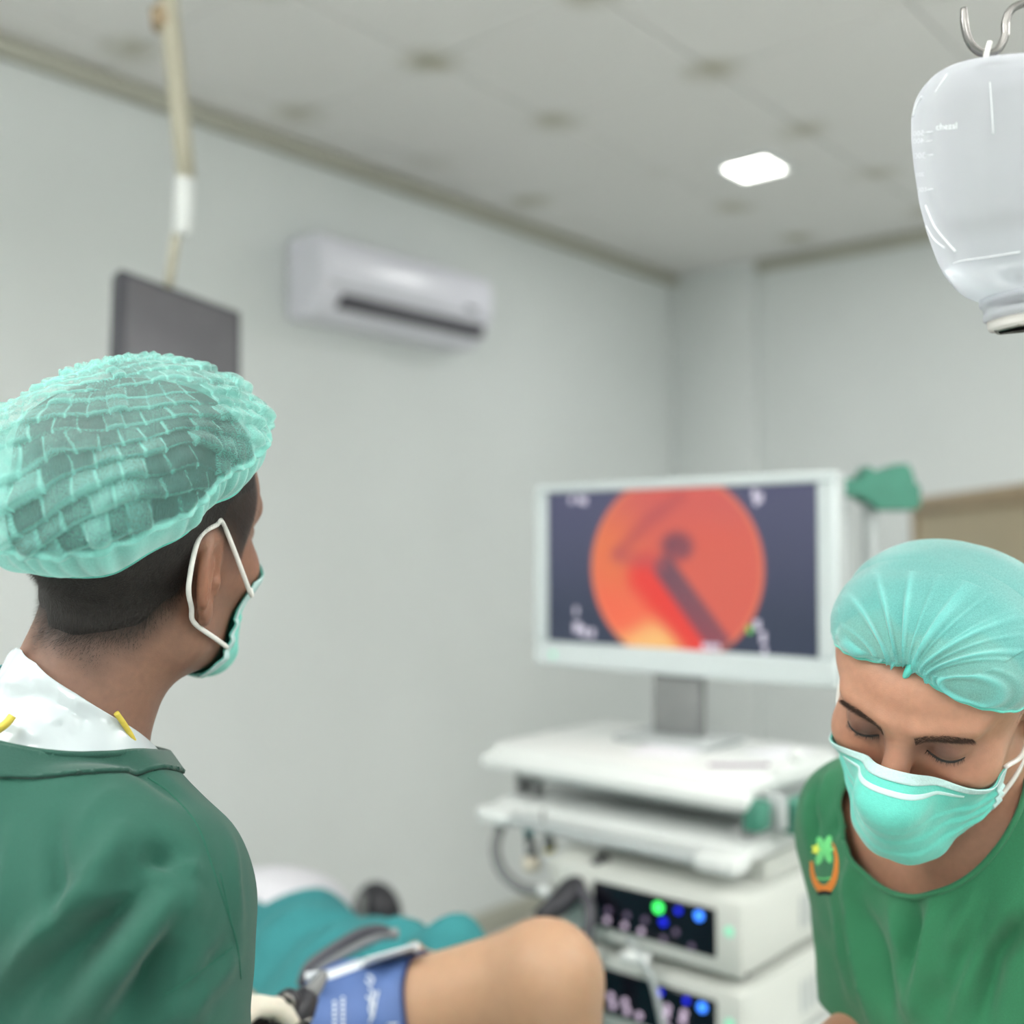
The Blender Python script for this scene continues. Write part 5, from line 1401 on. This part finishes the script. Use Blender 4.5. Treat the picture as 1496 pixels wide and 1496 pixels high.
# trousers and shoes (below the frame)
def trousers(p, feet, f):
    d = None
    for ft in feet:
        kn = ft * [1, 1, 0] + [0, 0, 0.48] + f * 0.01; an = ft * [1, 1, 0] + [0, 0, 0.10] - f * 0.02
        e = smin(s_cap(p, ft - [0, 0, 0.03], kn, 0.098, 0.078), s_cap(p, kn, an, 0.078, 0.062), 0.03)
        d = e if d is None else smin(d, e, 0.01)
    return smax(d, 0.10 - p[:, 2], 0.004)
def lower_body(root, hip, feet, f, top):
    ax_ = tuple(axis_pts([(hip[k] - 0.30, hip[k] + 0.30, 0.013)]) for k in (0, 1)) + (axis_pts([(0.05, hip[2] + 0.2, 0.014)]),)
    tr = lambda p: smax(smin(trousers(p, feet, f), s_ell(p, hip, (0.185, 0.15, 0.14), rows(np.array([f[1], -f[0], 0]), f, np.array([0, 0, 1.0]))), 0.05), p[:, 2] - top, 0.004)
    V, Fc = surfnet(tr, ax_, 0); world_obj('trousers', V, Fc, M['trouser'], root)
    for ft in feet:
        an = ft * [1, 1, 0] + [0, 0, 0.0]
        sh = lambda p: smax(smin(s_cap(p, an - f * 0.05 + [0, 0, .035], an + f * 0.16 + [0, 0, .03], 0.048, 0.044), s_cap(p, an - f * .03 + [0, 0, .03], an - f * .02 + [0, 0, .085], 0.044, .042), 0.03), -p[:, 2] + 0.001, 0.003)
        ax2 = tuple(axis_pts([(an[k] - 0.27, an[k] + 0.27, 0.01)]) for k in (0, 1)) + (axis_pts([(-0.02, 0.15, 0.008)]),)
        V, Fc = surfnet(sh, ax2, 0); V[:, 2] = np.maximum(V[:, 2], 0.0); world_obj('shoe', V, Fc, M['shoe'], root)
lower_body(man_l, hipC, feetL, fL, 0.98)

# gloved hands ---------------------------------------------------
def hand_mesh(root, wrist, dirv, palm_n, side, name, m, curl=0.9, step=0.0034, scale=1.0, cuff=0.05, spread=1.0):
    """wrist point, pointing direction, palm normal (the side fingers curl to), side=+1 thumb to cross(dir,palm_n)"""
    d = np.asarray(dirv, float); d /= np.linalg.norm(d)
    n = np.asarray(palm_n, float); n = n - d * (n @ d); n /= np.linalg.norm(n)
    t = np.cross(d, n) * side
    w = np.asarray(wrist, float); S = scale
    segs = []
    kn = {}
    for i, (off, ln) in enumerate(((0.028, 0.074), (0.009, 0.082), (-0.010, 0.076), (-0.027, 0.060))):
        b = w + d * 0.088 * S + t * off * S; c = curl * (1 + 0.06 * i)
        p = [b]; a = 0.25 * c
        for k, fr in enumerate((0.45, 0.30, 0.25)):
            a += c * (0.55, 0.75, 0.5)[k]
            dd = d * math.cos(a) + n * math.sin(a) + t * off * 1.5 * spread; dd /= np.linalg.norm(dd)
            p.append(p[-1] + dd * ln * fr * S)
        segs.append((p, (0.0098, 0.0090, 0.0084, 0.0074)))
    tb = w + d * 0.030 * S + t * 0.026 * S
    p = [tb, tb + (d * 0.55 + t * 0.75 + n * 0.35) * 0.040 * S]; p.append(p[-1] + (d * 0.8 + t * 0.15 + n * 0.6) * 0.030 * S); p.append(p[-1] + (d * 0.75 - t * 0.25 + n * 0.65) * 0.026 * S)
    segs.append((p, (0.014, 0.0115, 0.0102, 0.0088)))
    R3 = rows(t, n, d)
    def f(q):
        e = s_ell(q, w + d * 0.052 * S, (0.041 * S, 0.0165 * S, 0.052 * S), R3)
        e = smin(e, s_cap(q, w - d * cuff, w + d * 0.02, 0.031, 0.027), 0.02)
        for pts, r in segs:
            g = None
            for k in range(3):
                c = s_cap(q, pts[k], pts[k + 1], r[k] * S, r[k + 1] * S); g = c if g is None else smin(g, c, 0.004)
            e = smin(e, g, 0.007)
        return e
    allp = np.array([w - d * cuff] + [x for s_, _ in segs for x in s_]); lo, hi = allp.min(0) - 0.05, allp.max(0) + 0.03
    V, Fc = surfnet(f, tuple(axis_pts([(lo[k], hi[k], step)]) for k in range(3)), 1)
    return world_obj(name, V, Fc, m, root)
ft0, ft1 = P(345, 1466, 1.10), P(398, 1464, 1.12)
hd_dir = np.array([0.75, 0.55, 0.10])
hand_mesh(man_l, P(262, 1512, 1.02), P(345, 1470, 1.10) - P(262, 1512, 1.02), np.array([0.2, 0.1, -1.0]), 1, 'glove', M['glove'], curl=0.35, scale=1.0)
hand_mesh(man_l, wrL, fL * 0.9 + rL * 0.2, np.array([0.0, 0.3, -1.0]), -1, 'glove', M['glove'], curl=0.8, step=0.005)
# ------------------------------------------------------------------ man on the right, light green scrubs, bending forward
RtoL, RtoW, RR = head_xf(138, -32, -15, (0.356, 0.92, 1.4415))
fR = np.array([-0.86, -0.51, 0.0]); fR /= np.linalg.norm(fR)
lean = math.radians(16)
uR = np.array([0, 0, 1.0]) * math.cos(lean) + fR * math.sin(lean)
rR = np.array([fR[1], -fR[0], 0.0])               # the man's right
fwR = np.cross(uR, rR); fwR = fwR if fwR @ fR > 0 else -fwR
RTR = rows(rR, fwR, uR)
NBR = np.array([0.425, 1.00, 1.315])
hipR = NBR - uR * 0.47
s2R = NBR + rR * 0.136 - uR * 0.055 + fwR * 0.005; s2L = NBR - rR * 0.165 - uR * 0.065 + fwR * 0.0
e2R = P(1288, 1505, 1.13); w2R = P(1158, 1600, 0.975)
e2L = s2L + np.array([0.03, -0.03, -0.27]); w2L = e2L + fR * 0.23 + np.array([0, 0, -0.02])
feetR = [hipR * [1, 1, 0] + np.array([0, 0, 0.86]) + rR * s * 0.10 for s in (1, -1)]
def neckR(p):
    q = RtoW(np.array([[0, -0.024, -0.05]]))[0]
    return s_cap(p, q, NBR - uR * 0.02, 0.054, 0.060)
def bodyR(p):
    d = torso_core(p, NBR, RTR, s2R, s2L, hipR, -0.010, -0.002)
    for a, b, c in ((s2R, e2R, w2R), (s2L, e2L, w2L)):
        d = smin(d, s_cap(p, a, b, 0.048, 0.040), 0.03); d = smin(d, s_cap(p, b, c, 0.040, 0.027), 0.02)
    for ft in feetR:
        kn = ft * [1, 1, 0] + [0, 0, 0.47] + fR * 0.02; an = ft * [1, 1, 0] + [0, 0, 0.09] - fR * 0.02
        d = smin(d, s_cap(p, ft - [0, 0, 0.03], kn, 0.078, 0.055), 0.04); d = smin(d, s_cap(p, kn, an, 0.055, 0.036), 0.02)
        d = smin(d, s_cap(p, an - [0, 0, .05], an + fR * 0.15 - [0, 0, .055], 0.034, 0.030), 0.03)
    hi = p[:, 2] > 1.22
    if hi.any():
        q = p[hi]; h = smin(face_sdf(squash(RtoL(q))), neckR(q), 0.03)
        d = d.copy(); d[hi] = smin(d[hi], h, 0.03)
    return d
man_r = thing('person', (float(hipR[0]), float(hipR[1]), 0), 0, 'man looking down in light green scrubs, smooth teal cap and teal face mask', 'person')
axR = (axis_pts([(0.10, 0.24, 0.012), (0.24, 0.50, 0.0027), (0.50, 0.85, 0.014)]),
       axis_pts([(0.60, 0.80, 0.014), (0.80, 1.06, 0.0027), (1.06, 1.35, 0.012)]),
       axis_pts([(-0.02, 1.10, 0.014), (1.10, 1.27, 0.006), (1.27, 1.60, 0.0027)]))
V, Fc = surfnet(bodyR, axR)
q = RtoL(V); ax_ = np.abs(q[:, 0])
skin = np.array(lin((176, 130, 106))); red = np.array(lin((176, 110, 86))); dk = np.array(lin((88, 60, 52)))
tint = np.tile(skin, (len(V), 1))
def tmix(a, c): 
    global tint
    tint = tint * (1 - a[:, None]) + c * a[:, None]
fr_ = sstep(0.03, 0.06, q[:, 1])
tmix(0.5 * fr_ * np.exp(-((ax_ - 0.03) / 0.022) ** 2 - ((q[:, 2] + 0.018) / 0.02) ** 2), red)
tmix(0.4 * fr_ * np.exp(-(ax_ / 0.012) ** 2 - ((q[:, 2] + 0.015) / 0.02) ** 2), red)
# eye-socket and lid shade painted into the skin tint
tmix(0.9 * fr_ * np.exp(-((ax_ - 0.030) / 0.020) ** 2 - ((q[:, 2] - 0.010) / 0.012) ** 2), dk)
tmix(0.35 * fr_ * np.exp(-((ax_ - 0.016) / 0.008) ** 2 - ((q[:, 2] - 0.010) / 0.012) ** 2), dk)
hdR = hair_density(q) * sstep(-0.10, -0.05, q[:, 2])
hdR = np.where((q[:, 1] > 0.03) & (q[:, 2] < 0.085), 0, hdR)
tmix(0.85 * hdR, np.array(lin((34, 28, 26))))
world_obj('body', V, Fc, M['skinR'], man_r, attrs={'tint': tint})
NR = normals(V, Fc)
sv, sf = hair_strands(V, Fc, NR, 9000, 0.006, RR @ np.array([0, -0.4, -0.7]), 9, 0.0003, keep=hdR + 1e-9)
hs = world_obj('hair', sv, sf, M['strand'], man_r, smooth=False)
fR0 = lambda p: face_sdf(squash(p))
# eyebrows: many short hairs along an arc; lashes along the closed lid
def on_face(x, z, off=0.0003):
    x = np.atleast_1d(x); z = np.atleast_1d(z)
    o = np.stack([x, np.full_like(x, 0.2), z], 1)
    p, t = cast(fR0, o, np.tile([0, -1.0, 0], (len(x), 1)), 0, 0.3); return p + [0, off, 0]
r9 = np.random.default_rng(5)
for sgn in (1, -1):
    n = 1300
    t = r9.random(n); wd = np.interp(t, [0, .15, .6, 1], [.0050, .0074, .0058, .0022])
    bx = 0.012 + 0.038 * t; bz = 0.0200 + 0.0062 * np.sin(t * 2.2) + wd * r9.uniform(-1, 1, n)
    p = on_face(bx * sgn, bz)
    d = np.stack([sgn * np.interp(t, [0, .3, 1], [0.35, 0.9, 1.0]), np.full(n, 0.25), np.interp(t, [0, .3, 1], [0.9, 0.35, -0.35])], 1) + r9.normal(size=(n, 3)) * 0.2
    d /= np.linalg.norm(d, axis=1)[:, None]; s_ = np.cross(d, [0, 1.0, 0]); s_ /= np.linalg.norm(s_, axis=1)[:, None]
    L = r9.uniform(0.003, 0.0055, n)[:, None]
    VV = np.stack([p - s_ * .00013, p + s_ * .00013, p + d * L], 1).reshape(-1, 3)
    world_obj('eyebrow', RtoW(VV), np.arange(3 * n).reshape(-1, 3), M['brow'], man_r, smooth=False)
    ex_ = np.linspace(0.0185, 0.0455, 14); ezz = 0.0055 - 0.0035 * np.sin(np.linspace(0, math.pi, 14))
    lp = on_face(ex_ * sgn, ezz, 0.0002)
    e = tube_obj('eyelash_line', RtoW(lp), np.interp(np.arange(14), [0, 3, 10, 13], [.0006, .0014, .0014, .0005]), M['lash'], man_r, n=8)
    n = 70; t = r9.random(n); ix = np.interp(t, np.linspace(0, 1, 14), ex_); iz = np.interp(t, np.linspace(0, 1, 14), ezz)
    p = on_face(ix * sgn, iz); d = np.stack([sgn * (t - 0.35) * 0.8, np.full(n, 0.8), np.full(n, -0.55)], 1) + r9.normal(size=(n, 3)) * .1; d /= np.linalg.norm(d, axis=1)[:, None]
    s_ = np.cross(d, [0, 0, 1.0]); VV = np.stack([p - s_ * .00022, p + s_ * .00022, p + d * r9.uniform(.003, .005, n)[:, None]], 1).reshape(-1, 3)
    o = world_obj('eyelashes', VV * 0 + RtoW(VV), np.arange(3 * n).reshape(-1, 3), M['lash'], man_r, smooth=False)
# mask
kwR = dict(side_el=(16, -27), mid_el=(31, -42), az=74, sag=0.007)
mask_R = lambda q: mask_base(squash(q))
edge = mask_sheet(mask_R, 0.99, 1.0, 0.0, 1.0, 2, 21, 0.004, **kwR); etop, ebot = edge[0 + 21], edge[21 + 18]
loop = [etop, etop + np.array([0.010, -0.020, 0.010]), earp(-0.012, 0.0335, 0.003), earp(-0.002, 0.036, 0.001), earp(0.010, 0.030, -0.004), earp(0.021, 0.004, -0.006), earp(0.014, -0.018, -0.006), earp(0.004, -0.034, -0.006), (ebot + earp(0.0, -0.04, -.004)) / 2 + np.array([.004, 0, 0]), ebot]
build_mask(man_r, RtoW, mask_R, [loop, mir(loop)], **kwR)

# smooth cap gathered to a knot over the forehead
capcR = np.array([0, -0.016, 0.040])
KN = np.array([0.0, 0.098, 0.078])
def cap_R():
    Rf = lambda ph: 0.088 + 0.016 * np.clip(-np.sin(ph), 0, 1) + 0.012 * np.clip(np.sin(ph), 0, 1)
    # lower edge: follows the forehead, dips towards the man's left temple
    ez_ = lambda ph: np.interp(np.degrees(ph), [0, 40, 75, 90, 105, 135, 180, 225, 270, 315, 360], [-0.006, 0.008, 0.024, 0.028, 0.017, -0.006, -0.022, -0.02, -0.026, -0.018, -0.006])
    hf = lambda q: face_sdf(squash(q), ears=False, eyes=False)
    phi, s, B, A = bouffant(man_r, RtoW, RtoL, hf, 4, capcR, Rf, 0.0665, ez_, 720, 240, 0.66)
    nphi, ns = len(phi), len(s)
    PH, SS = np.meshgrid(phi, s, indexing='ij'); r, z = B[..., 0], B[..., 1]
    pos = np.stack([r * np.cos(PH), r * np.sin(PH), z], -1).reshape(-1, 3)
    nrm = normals(pos, grid_quads(nphi, ns, True)); nrm *= np.sign((nrm * (pos - [0, 0, 0.02])).sum(1))[:, None]
    ss, ph = SS.ravel(), PH.ravel()
    hq = pos @ A.T + capcR
    # gathers fan out from the knot
    e = hq - KN; arc_up = np.hypot(e[:, 2], np.minimum(e[:, 1], 0.0)); rho = np.linalg.norm(e, axis=1)
    psi = np.arctan2(arc_up * np.sign(e[:, 2] + 1e-6), e[:, 0])
    g1 = np.sin(psi * 19 + 1.6 * np.sin(psi * 5 + 1)); g2 = np.sin(psi * 31 + 2 * np.sin(psi * 3))
    rdg = np.clip(g1, 0, 1) ** 3.5 + 0.5 * np.clip(g2, 0, 1) ** 4
    fall = np.exp(-(rho / 0.066) ** 1.7) * sstep(0.008, 0.026, rho) * sstep(1.0, 0.95, ss)
    front = (hq[:, 1] > 0.0)
    disp = 0.0052 * rdg * fall * front + 0.0010 * vnoise(pos, 40, 5) * sstep(0, .1, ss) + 0.0006 * vnoise(pos, 120, 6)
    disp += 0.006 * np.exp(-(rho / 0.010) ** 2)
    band = sstep(0.90, 0.95, ss - 0.05 * np.exp(-((ph - 2.6) / 0.5) ** 2) + 0.05 * np.exp(-((ph - 1.0) / 0.4) ** 2))
    disp += 0.0012 * band * np.sin(ph * 40) * 0.4
    op = 0.60 + 0.08 * vnoise(pos, 26, 7) + 0.42 * np.clip(rdg * fall * 1.6, 0, 1) * front + 0.32 * band + 0.4 * np.exp(-(rho / 0.02) ** 2)
    ctr_z = pos[:, 2]
    op = op + 0.10 * sstep(0.75, 0.35, ss)
    W = RtoW((pos + nrm * disp[:, None]) @ A.T + capcR)
    c = world_obj('surgical_cap', W, grid_quads(nphi, ns, True), M['capR'], man_r, attrs={'op': np.clip(op, 0.3, 0.98)})
    el = np.array([W[i * ns + ns - 1] for i in range(nphi)] + [W[ns - 1]])[::3]
    o = tube_obj('elastic_edge', el, 0.0012, M['mask'], None, n=6); o.parent = c
    inv = Matrix.LocRotScale(man_r.location, man_r.rotation_euler, None).inverted(); o.data.transform(inv)
    ik = int(round(0.25 * nphi)); kp = W[ik * ns + ns - 1]
    out = RR @ np.array([0, 1.0, 0]); dn = RR @ np.array([0.35, 0.1, -1.0])
    o = tube_obj('knot', [kp - dn * .006, kp + out * .004, kp + out * .004 + dn * 0.006, kp + out * .003 + dn * .012], [.002, .0034, .0026, .001], M['capknot'], None, n=10, smooth_pts=4)
    o.parent = c; o.data.transform(inv)
M['capknot'] = mat('cap_gather', (96, 208, 194), 0.8, var=0.06, scale=300)
cap_R()

# scrub top -------------------------------------------------------
def scrubR(p):
    g = 0.013
    d = torso_core(p, NBR, RTR, s2R, s2L, hipR, g)
    for a, b in ((s2R, e2R), (s2L, e2L)):
        d = smin(d, s_cap(p, a, a + (b - a) * 0.86, 0.060, 0.062), 0.035)
    return d
def cutR(p):
    q = p - (NBR + uR * 0.045 + fwR * 0.058 + rR * 0.022)
    n1 = np.sqrt(((q @ rR) / 0.098) ** 2 + ((q @ fwR) / 0.094) ** 2 + ((q @ uR) / 0.098) ** 2)
    c = (n1 - 1) * 0.09
    for a, b in ((s2R, e2R), (s2L, e2L)):
        dv = (b - a) / np.linalg.norm(b - a); sl = (a + (b - a) * 0.84 - p) @ dv
        near = np.linalg.norm(p - (a + (b - a) * 0.95), axis=1) < 0.11
        c = np.where(near & (((p - NBR) @ rR * (1 if a is s2R else -1)) > 0.14), np.minimum(c, sl), c)
    return np.minimum(c, p[:, 2] - 0.80)
axS = (axis_pts([(0.10, 0.22, 0.012), (0.22, 0.56, 0.0044), (0.56, 0.86, 0.014)]),
       axis_pts([(0.62, 0.82, 0.010), (0.82, 1.26, 0.0044), (1.26, 1.35, 0.014)]),
       axis_pts([(0.76, 1.05, 0.016), (1.05, 1.42, 0.0044)]))
Vs, Fs = surfnet(scrubR, axS)
def SP(px): return on_surf(scrubR, px)
foldsR = [
    (SP([(1240, 1290), (1250, 1360), (1265, 1440), (1275, 1496)]), 0.0121, 0.0105),
    (SP([(1262, 1330), (1285, 1400), (1300, 1480)]), -0.0131, 0.0115),
    (SP([(1300, 1320), (1320, 1390), (1330, 1496)]), 0.0101, 0.0126),
    (SP([(1370, 1310), (1352, 1390), (1340, 1480)]), 0.0142, 0.0105),
    (SP([(1345, 1320), (1335, 1380), (1322, 1440)]), -0.0158, 0.0104),
    (SP([(1420, 1320), (1395, 1380), (1378, 1440)]), 0.0121, 0.0105),
    (SP([(1440, 1345), (1405, 1400), (1385, 1480)]), -0.0131, 0.0115),
    (SP([(1490, 1310), (1440, 1370), (1405, 1450), (1390, 1496)]), 0.0121, 0.0105),
    (SP([(1494, 1345), (1450, 1400), (1432, 1496)]), -0.0185, 0.0092),
    (SP([(1192, 1150), (1185, 1200), (1184, 1250)]), -0.0158, 0.0081),
    (SP([(1215, 1125), (1200, 1165), (1192, 1205)]), 0.0081, 0.0084),
    (SP([(1240, 1175), (1225, 1200), (1210, 1225)]), -0.0080, 0.0069),
    (SP([(1262, 1190), (1250, 1250), (1238, 1320)]), 0.0081, 0.0095),
    (SP([(1215, 1310), (1228, 1380), (1240, 1450)]), 0.0081, 0.0095),
]
Ns = normals(Vs, Fs)
Vs = Vs + Ns * (fold_disp(Vs, foldsR) + 0.0022 * vnoise(Vs * [1, 1, 0.5], 36, 41) + 0.001 * vnoise(Vs, 85, 42))[:, None]
Vc, Fc3, idc = cut_cloth(Vs, Fs, cutR)
sc = world_obj('scrub_top', Vc, Fc3, M['scrubR'], man_r)
md = sc.modifiers.new('thick', 'SOLIDIFY'); md.thickness = 0.0024; md.offset = -1
sbvh = BVHTree.FromPolygons([Vector(v) for v in Vc], [tuple(map(int, f)) for f in Fc3])
inv_r = Matrix.LocRotScale(man_r.location, man_r.rotation_euler, None).inverted()
for L_ in border_loops(Fc3):
    lp_ = Vc[L_]
    if len(L_) > 40 and lp_[:, 2].mean() > 1.2 and np.linalg.norm(lp_.mean(0) - NBR) < 0.14:
        lp_ = smooth_loop(lp_); o = tube_obj('neck_binding', np.vstack([lp_, lp_[:1]])[::2], 0.0026, M['scrubR'], None, n=8); o.parent = sc; o.data.transform(inv_r)
def patch(name, shape, m, cx_, cy_, hx, hy, off=0.0008, step=1.0):
    """flat embroidery: pixels-size cells of a 2-D shape laid on the cloth"""
    nx_, ny_ = int(2 * hx / step) + 1, int(2 * hy / step) + 1
    gx_ = np.linspace(cx_ - hx, cx_ + hx, nx_); gy_ = np.linspace(cy_ - hy, cy_ + hy, ny_)
    pts = {}; VV = []; FF = []
    def vid(i, j):
        if (i, j) not in pts:
            pts[(i, j)] = len(VV); VV.append(gpt(sbvh, gx_[i], gy_[j], off, 1.08))
        return pts[(i, j)]
    for i in range(nx_ - 1):
        for j in range(ny_ - 1):
            if shape((gx_[i] + gx_[i + 1]) / 2 - cx_, (gy_[j] + gy_[j + 1]) / 2 - cy_): FF.append((vid(i, j), vid(i, j + 1), vid(i + 1, j + 1), vid(i + 1, j)))
    if not FF: return
    o = world_obj(name, np.array(VV), FF, m, None); o.parent = sc; o.data.transform(inv_r)
    mm = o.modifiers.new('thick', 'SOLIDIFY'); mm.thickness = 0.0008
def crescent(x, y):
    a = ((x - 0) / 21) ** 2 + ((y - 4) / 42) ** 2; b = ((x + 1.0) / 16) ** 2 + ((y + 6) / 38) ** 2
    return a < 1 and b > 1 and not (y < -30 and x < 4) and not (x < -8 and y < -2)
patch('emblem_crescent', crescent, M['orange'], 1204, 1261, 24, 48, step=0.8)
def petals(x, y):
    for px_, py_, rx_, ry_, an in ((-5, -13, 5, 10, -.25), (6, -14, 5, 11, .3), (-6, 8, 5, 11, .3), (7, 6, 5, 10, -.3), (-9, -3, 5, 4, 0), (10, -4, 5, 4, 0), (0, -3, 6, 7, 0)):
        c, s_ = math.cos(an), math.sin(an); u_, v_ = (x - px_) * c + (y - py_) * s_, -(x - px_) * s_ + (y - py_) * c
        if (u_ / rx_) ** 2 + (v_ / ry_) ** 2 < 1: return True
    return False
patch('emblem_leaf', petals, M['lime'], 1203, 1245, 18, 28, 0.0010, step=0.8)
def star(x, y):
    a = math.atan2(y, x); return math.hypot(x, y * 0.8) < 5.2 + 1.8 * math.cos(5 * a)
patch('emblem_flower', star, M['lemon'], 1192, 1241, 9, 10, 0.0012, step=0.8)
patch('emblem_base', lambda x, y: abs(x) < 11 - abs(y) * .6 and abs(y - 0.02 * x * x) < 3, M['under'], 1204, 1304, 13, 7, 0.0010, step=0.8)
patch('emblem_underline', lambda x, y: abs(y + 0.012 * x * x - 1) < 1.2 and abs(x) < 10, M['lime'], 1203, 1283, 11, 4, 0.0010, step=0.8)
lower_body(man_r, hipR, feetR, fR, 0.92)
hand_mesh(man_r, w2R, w2R - e2R + np.array([0, 0, -0.02]), np.array([0.1, 0.0, -1.0]), 1, 'glove', M['glove'], curl=0.8, step=0.004, cuff=0.045)
hand_mesh(man_r, w2L, w2L - e2L, np.array([0.0, 0.2, -1.0]), -1, 'glove', M['glove'], curl=0.8, step=0.005)
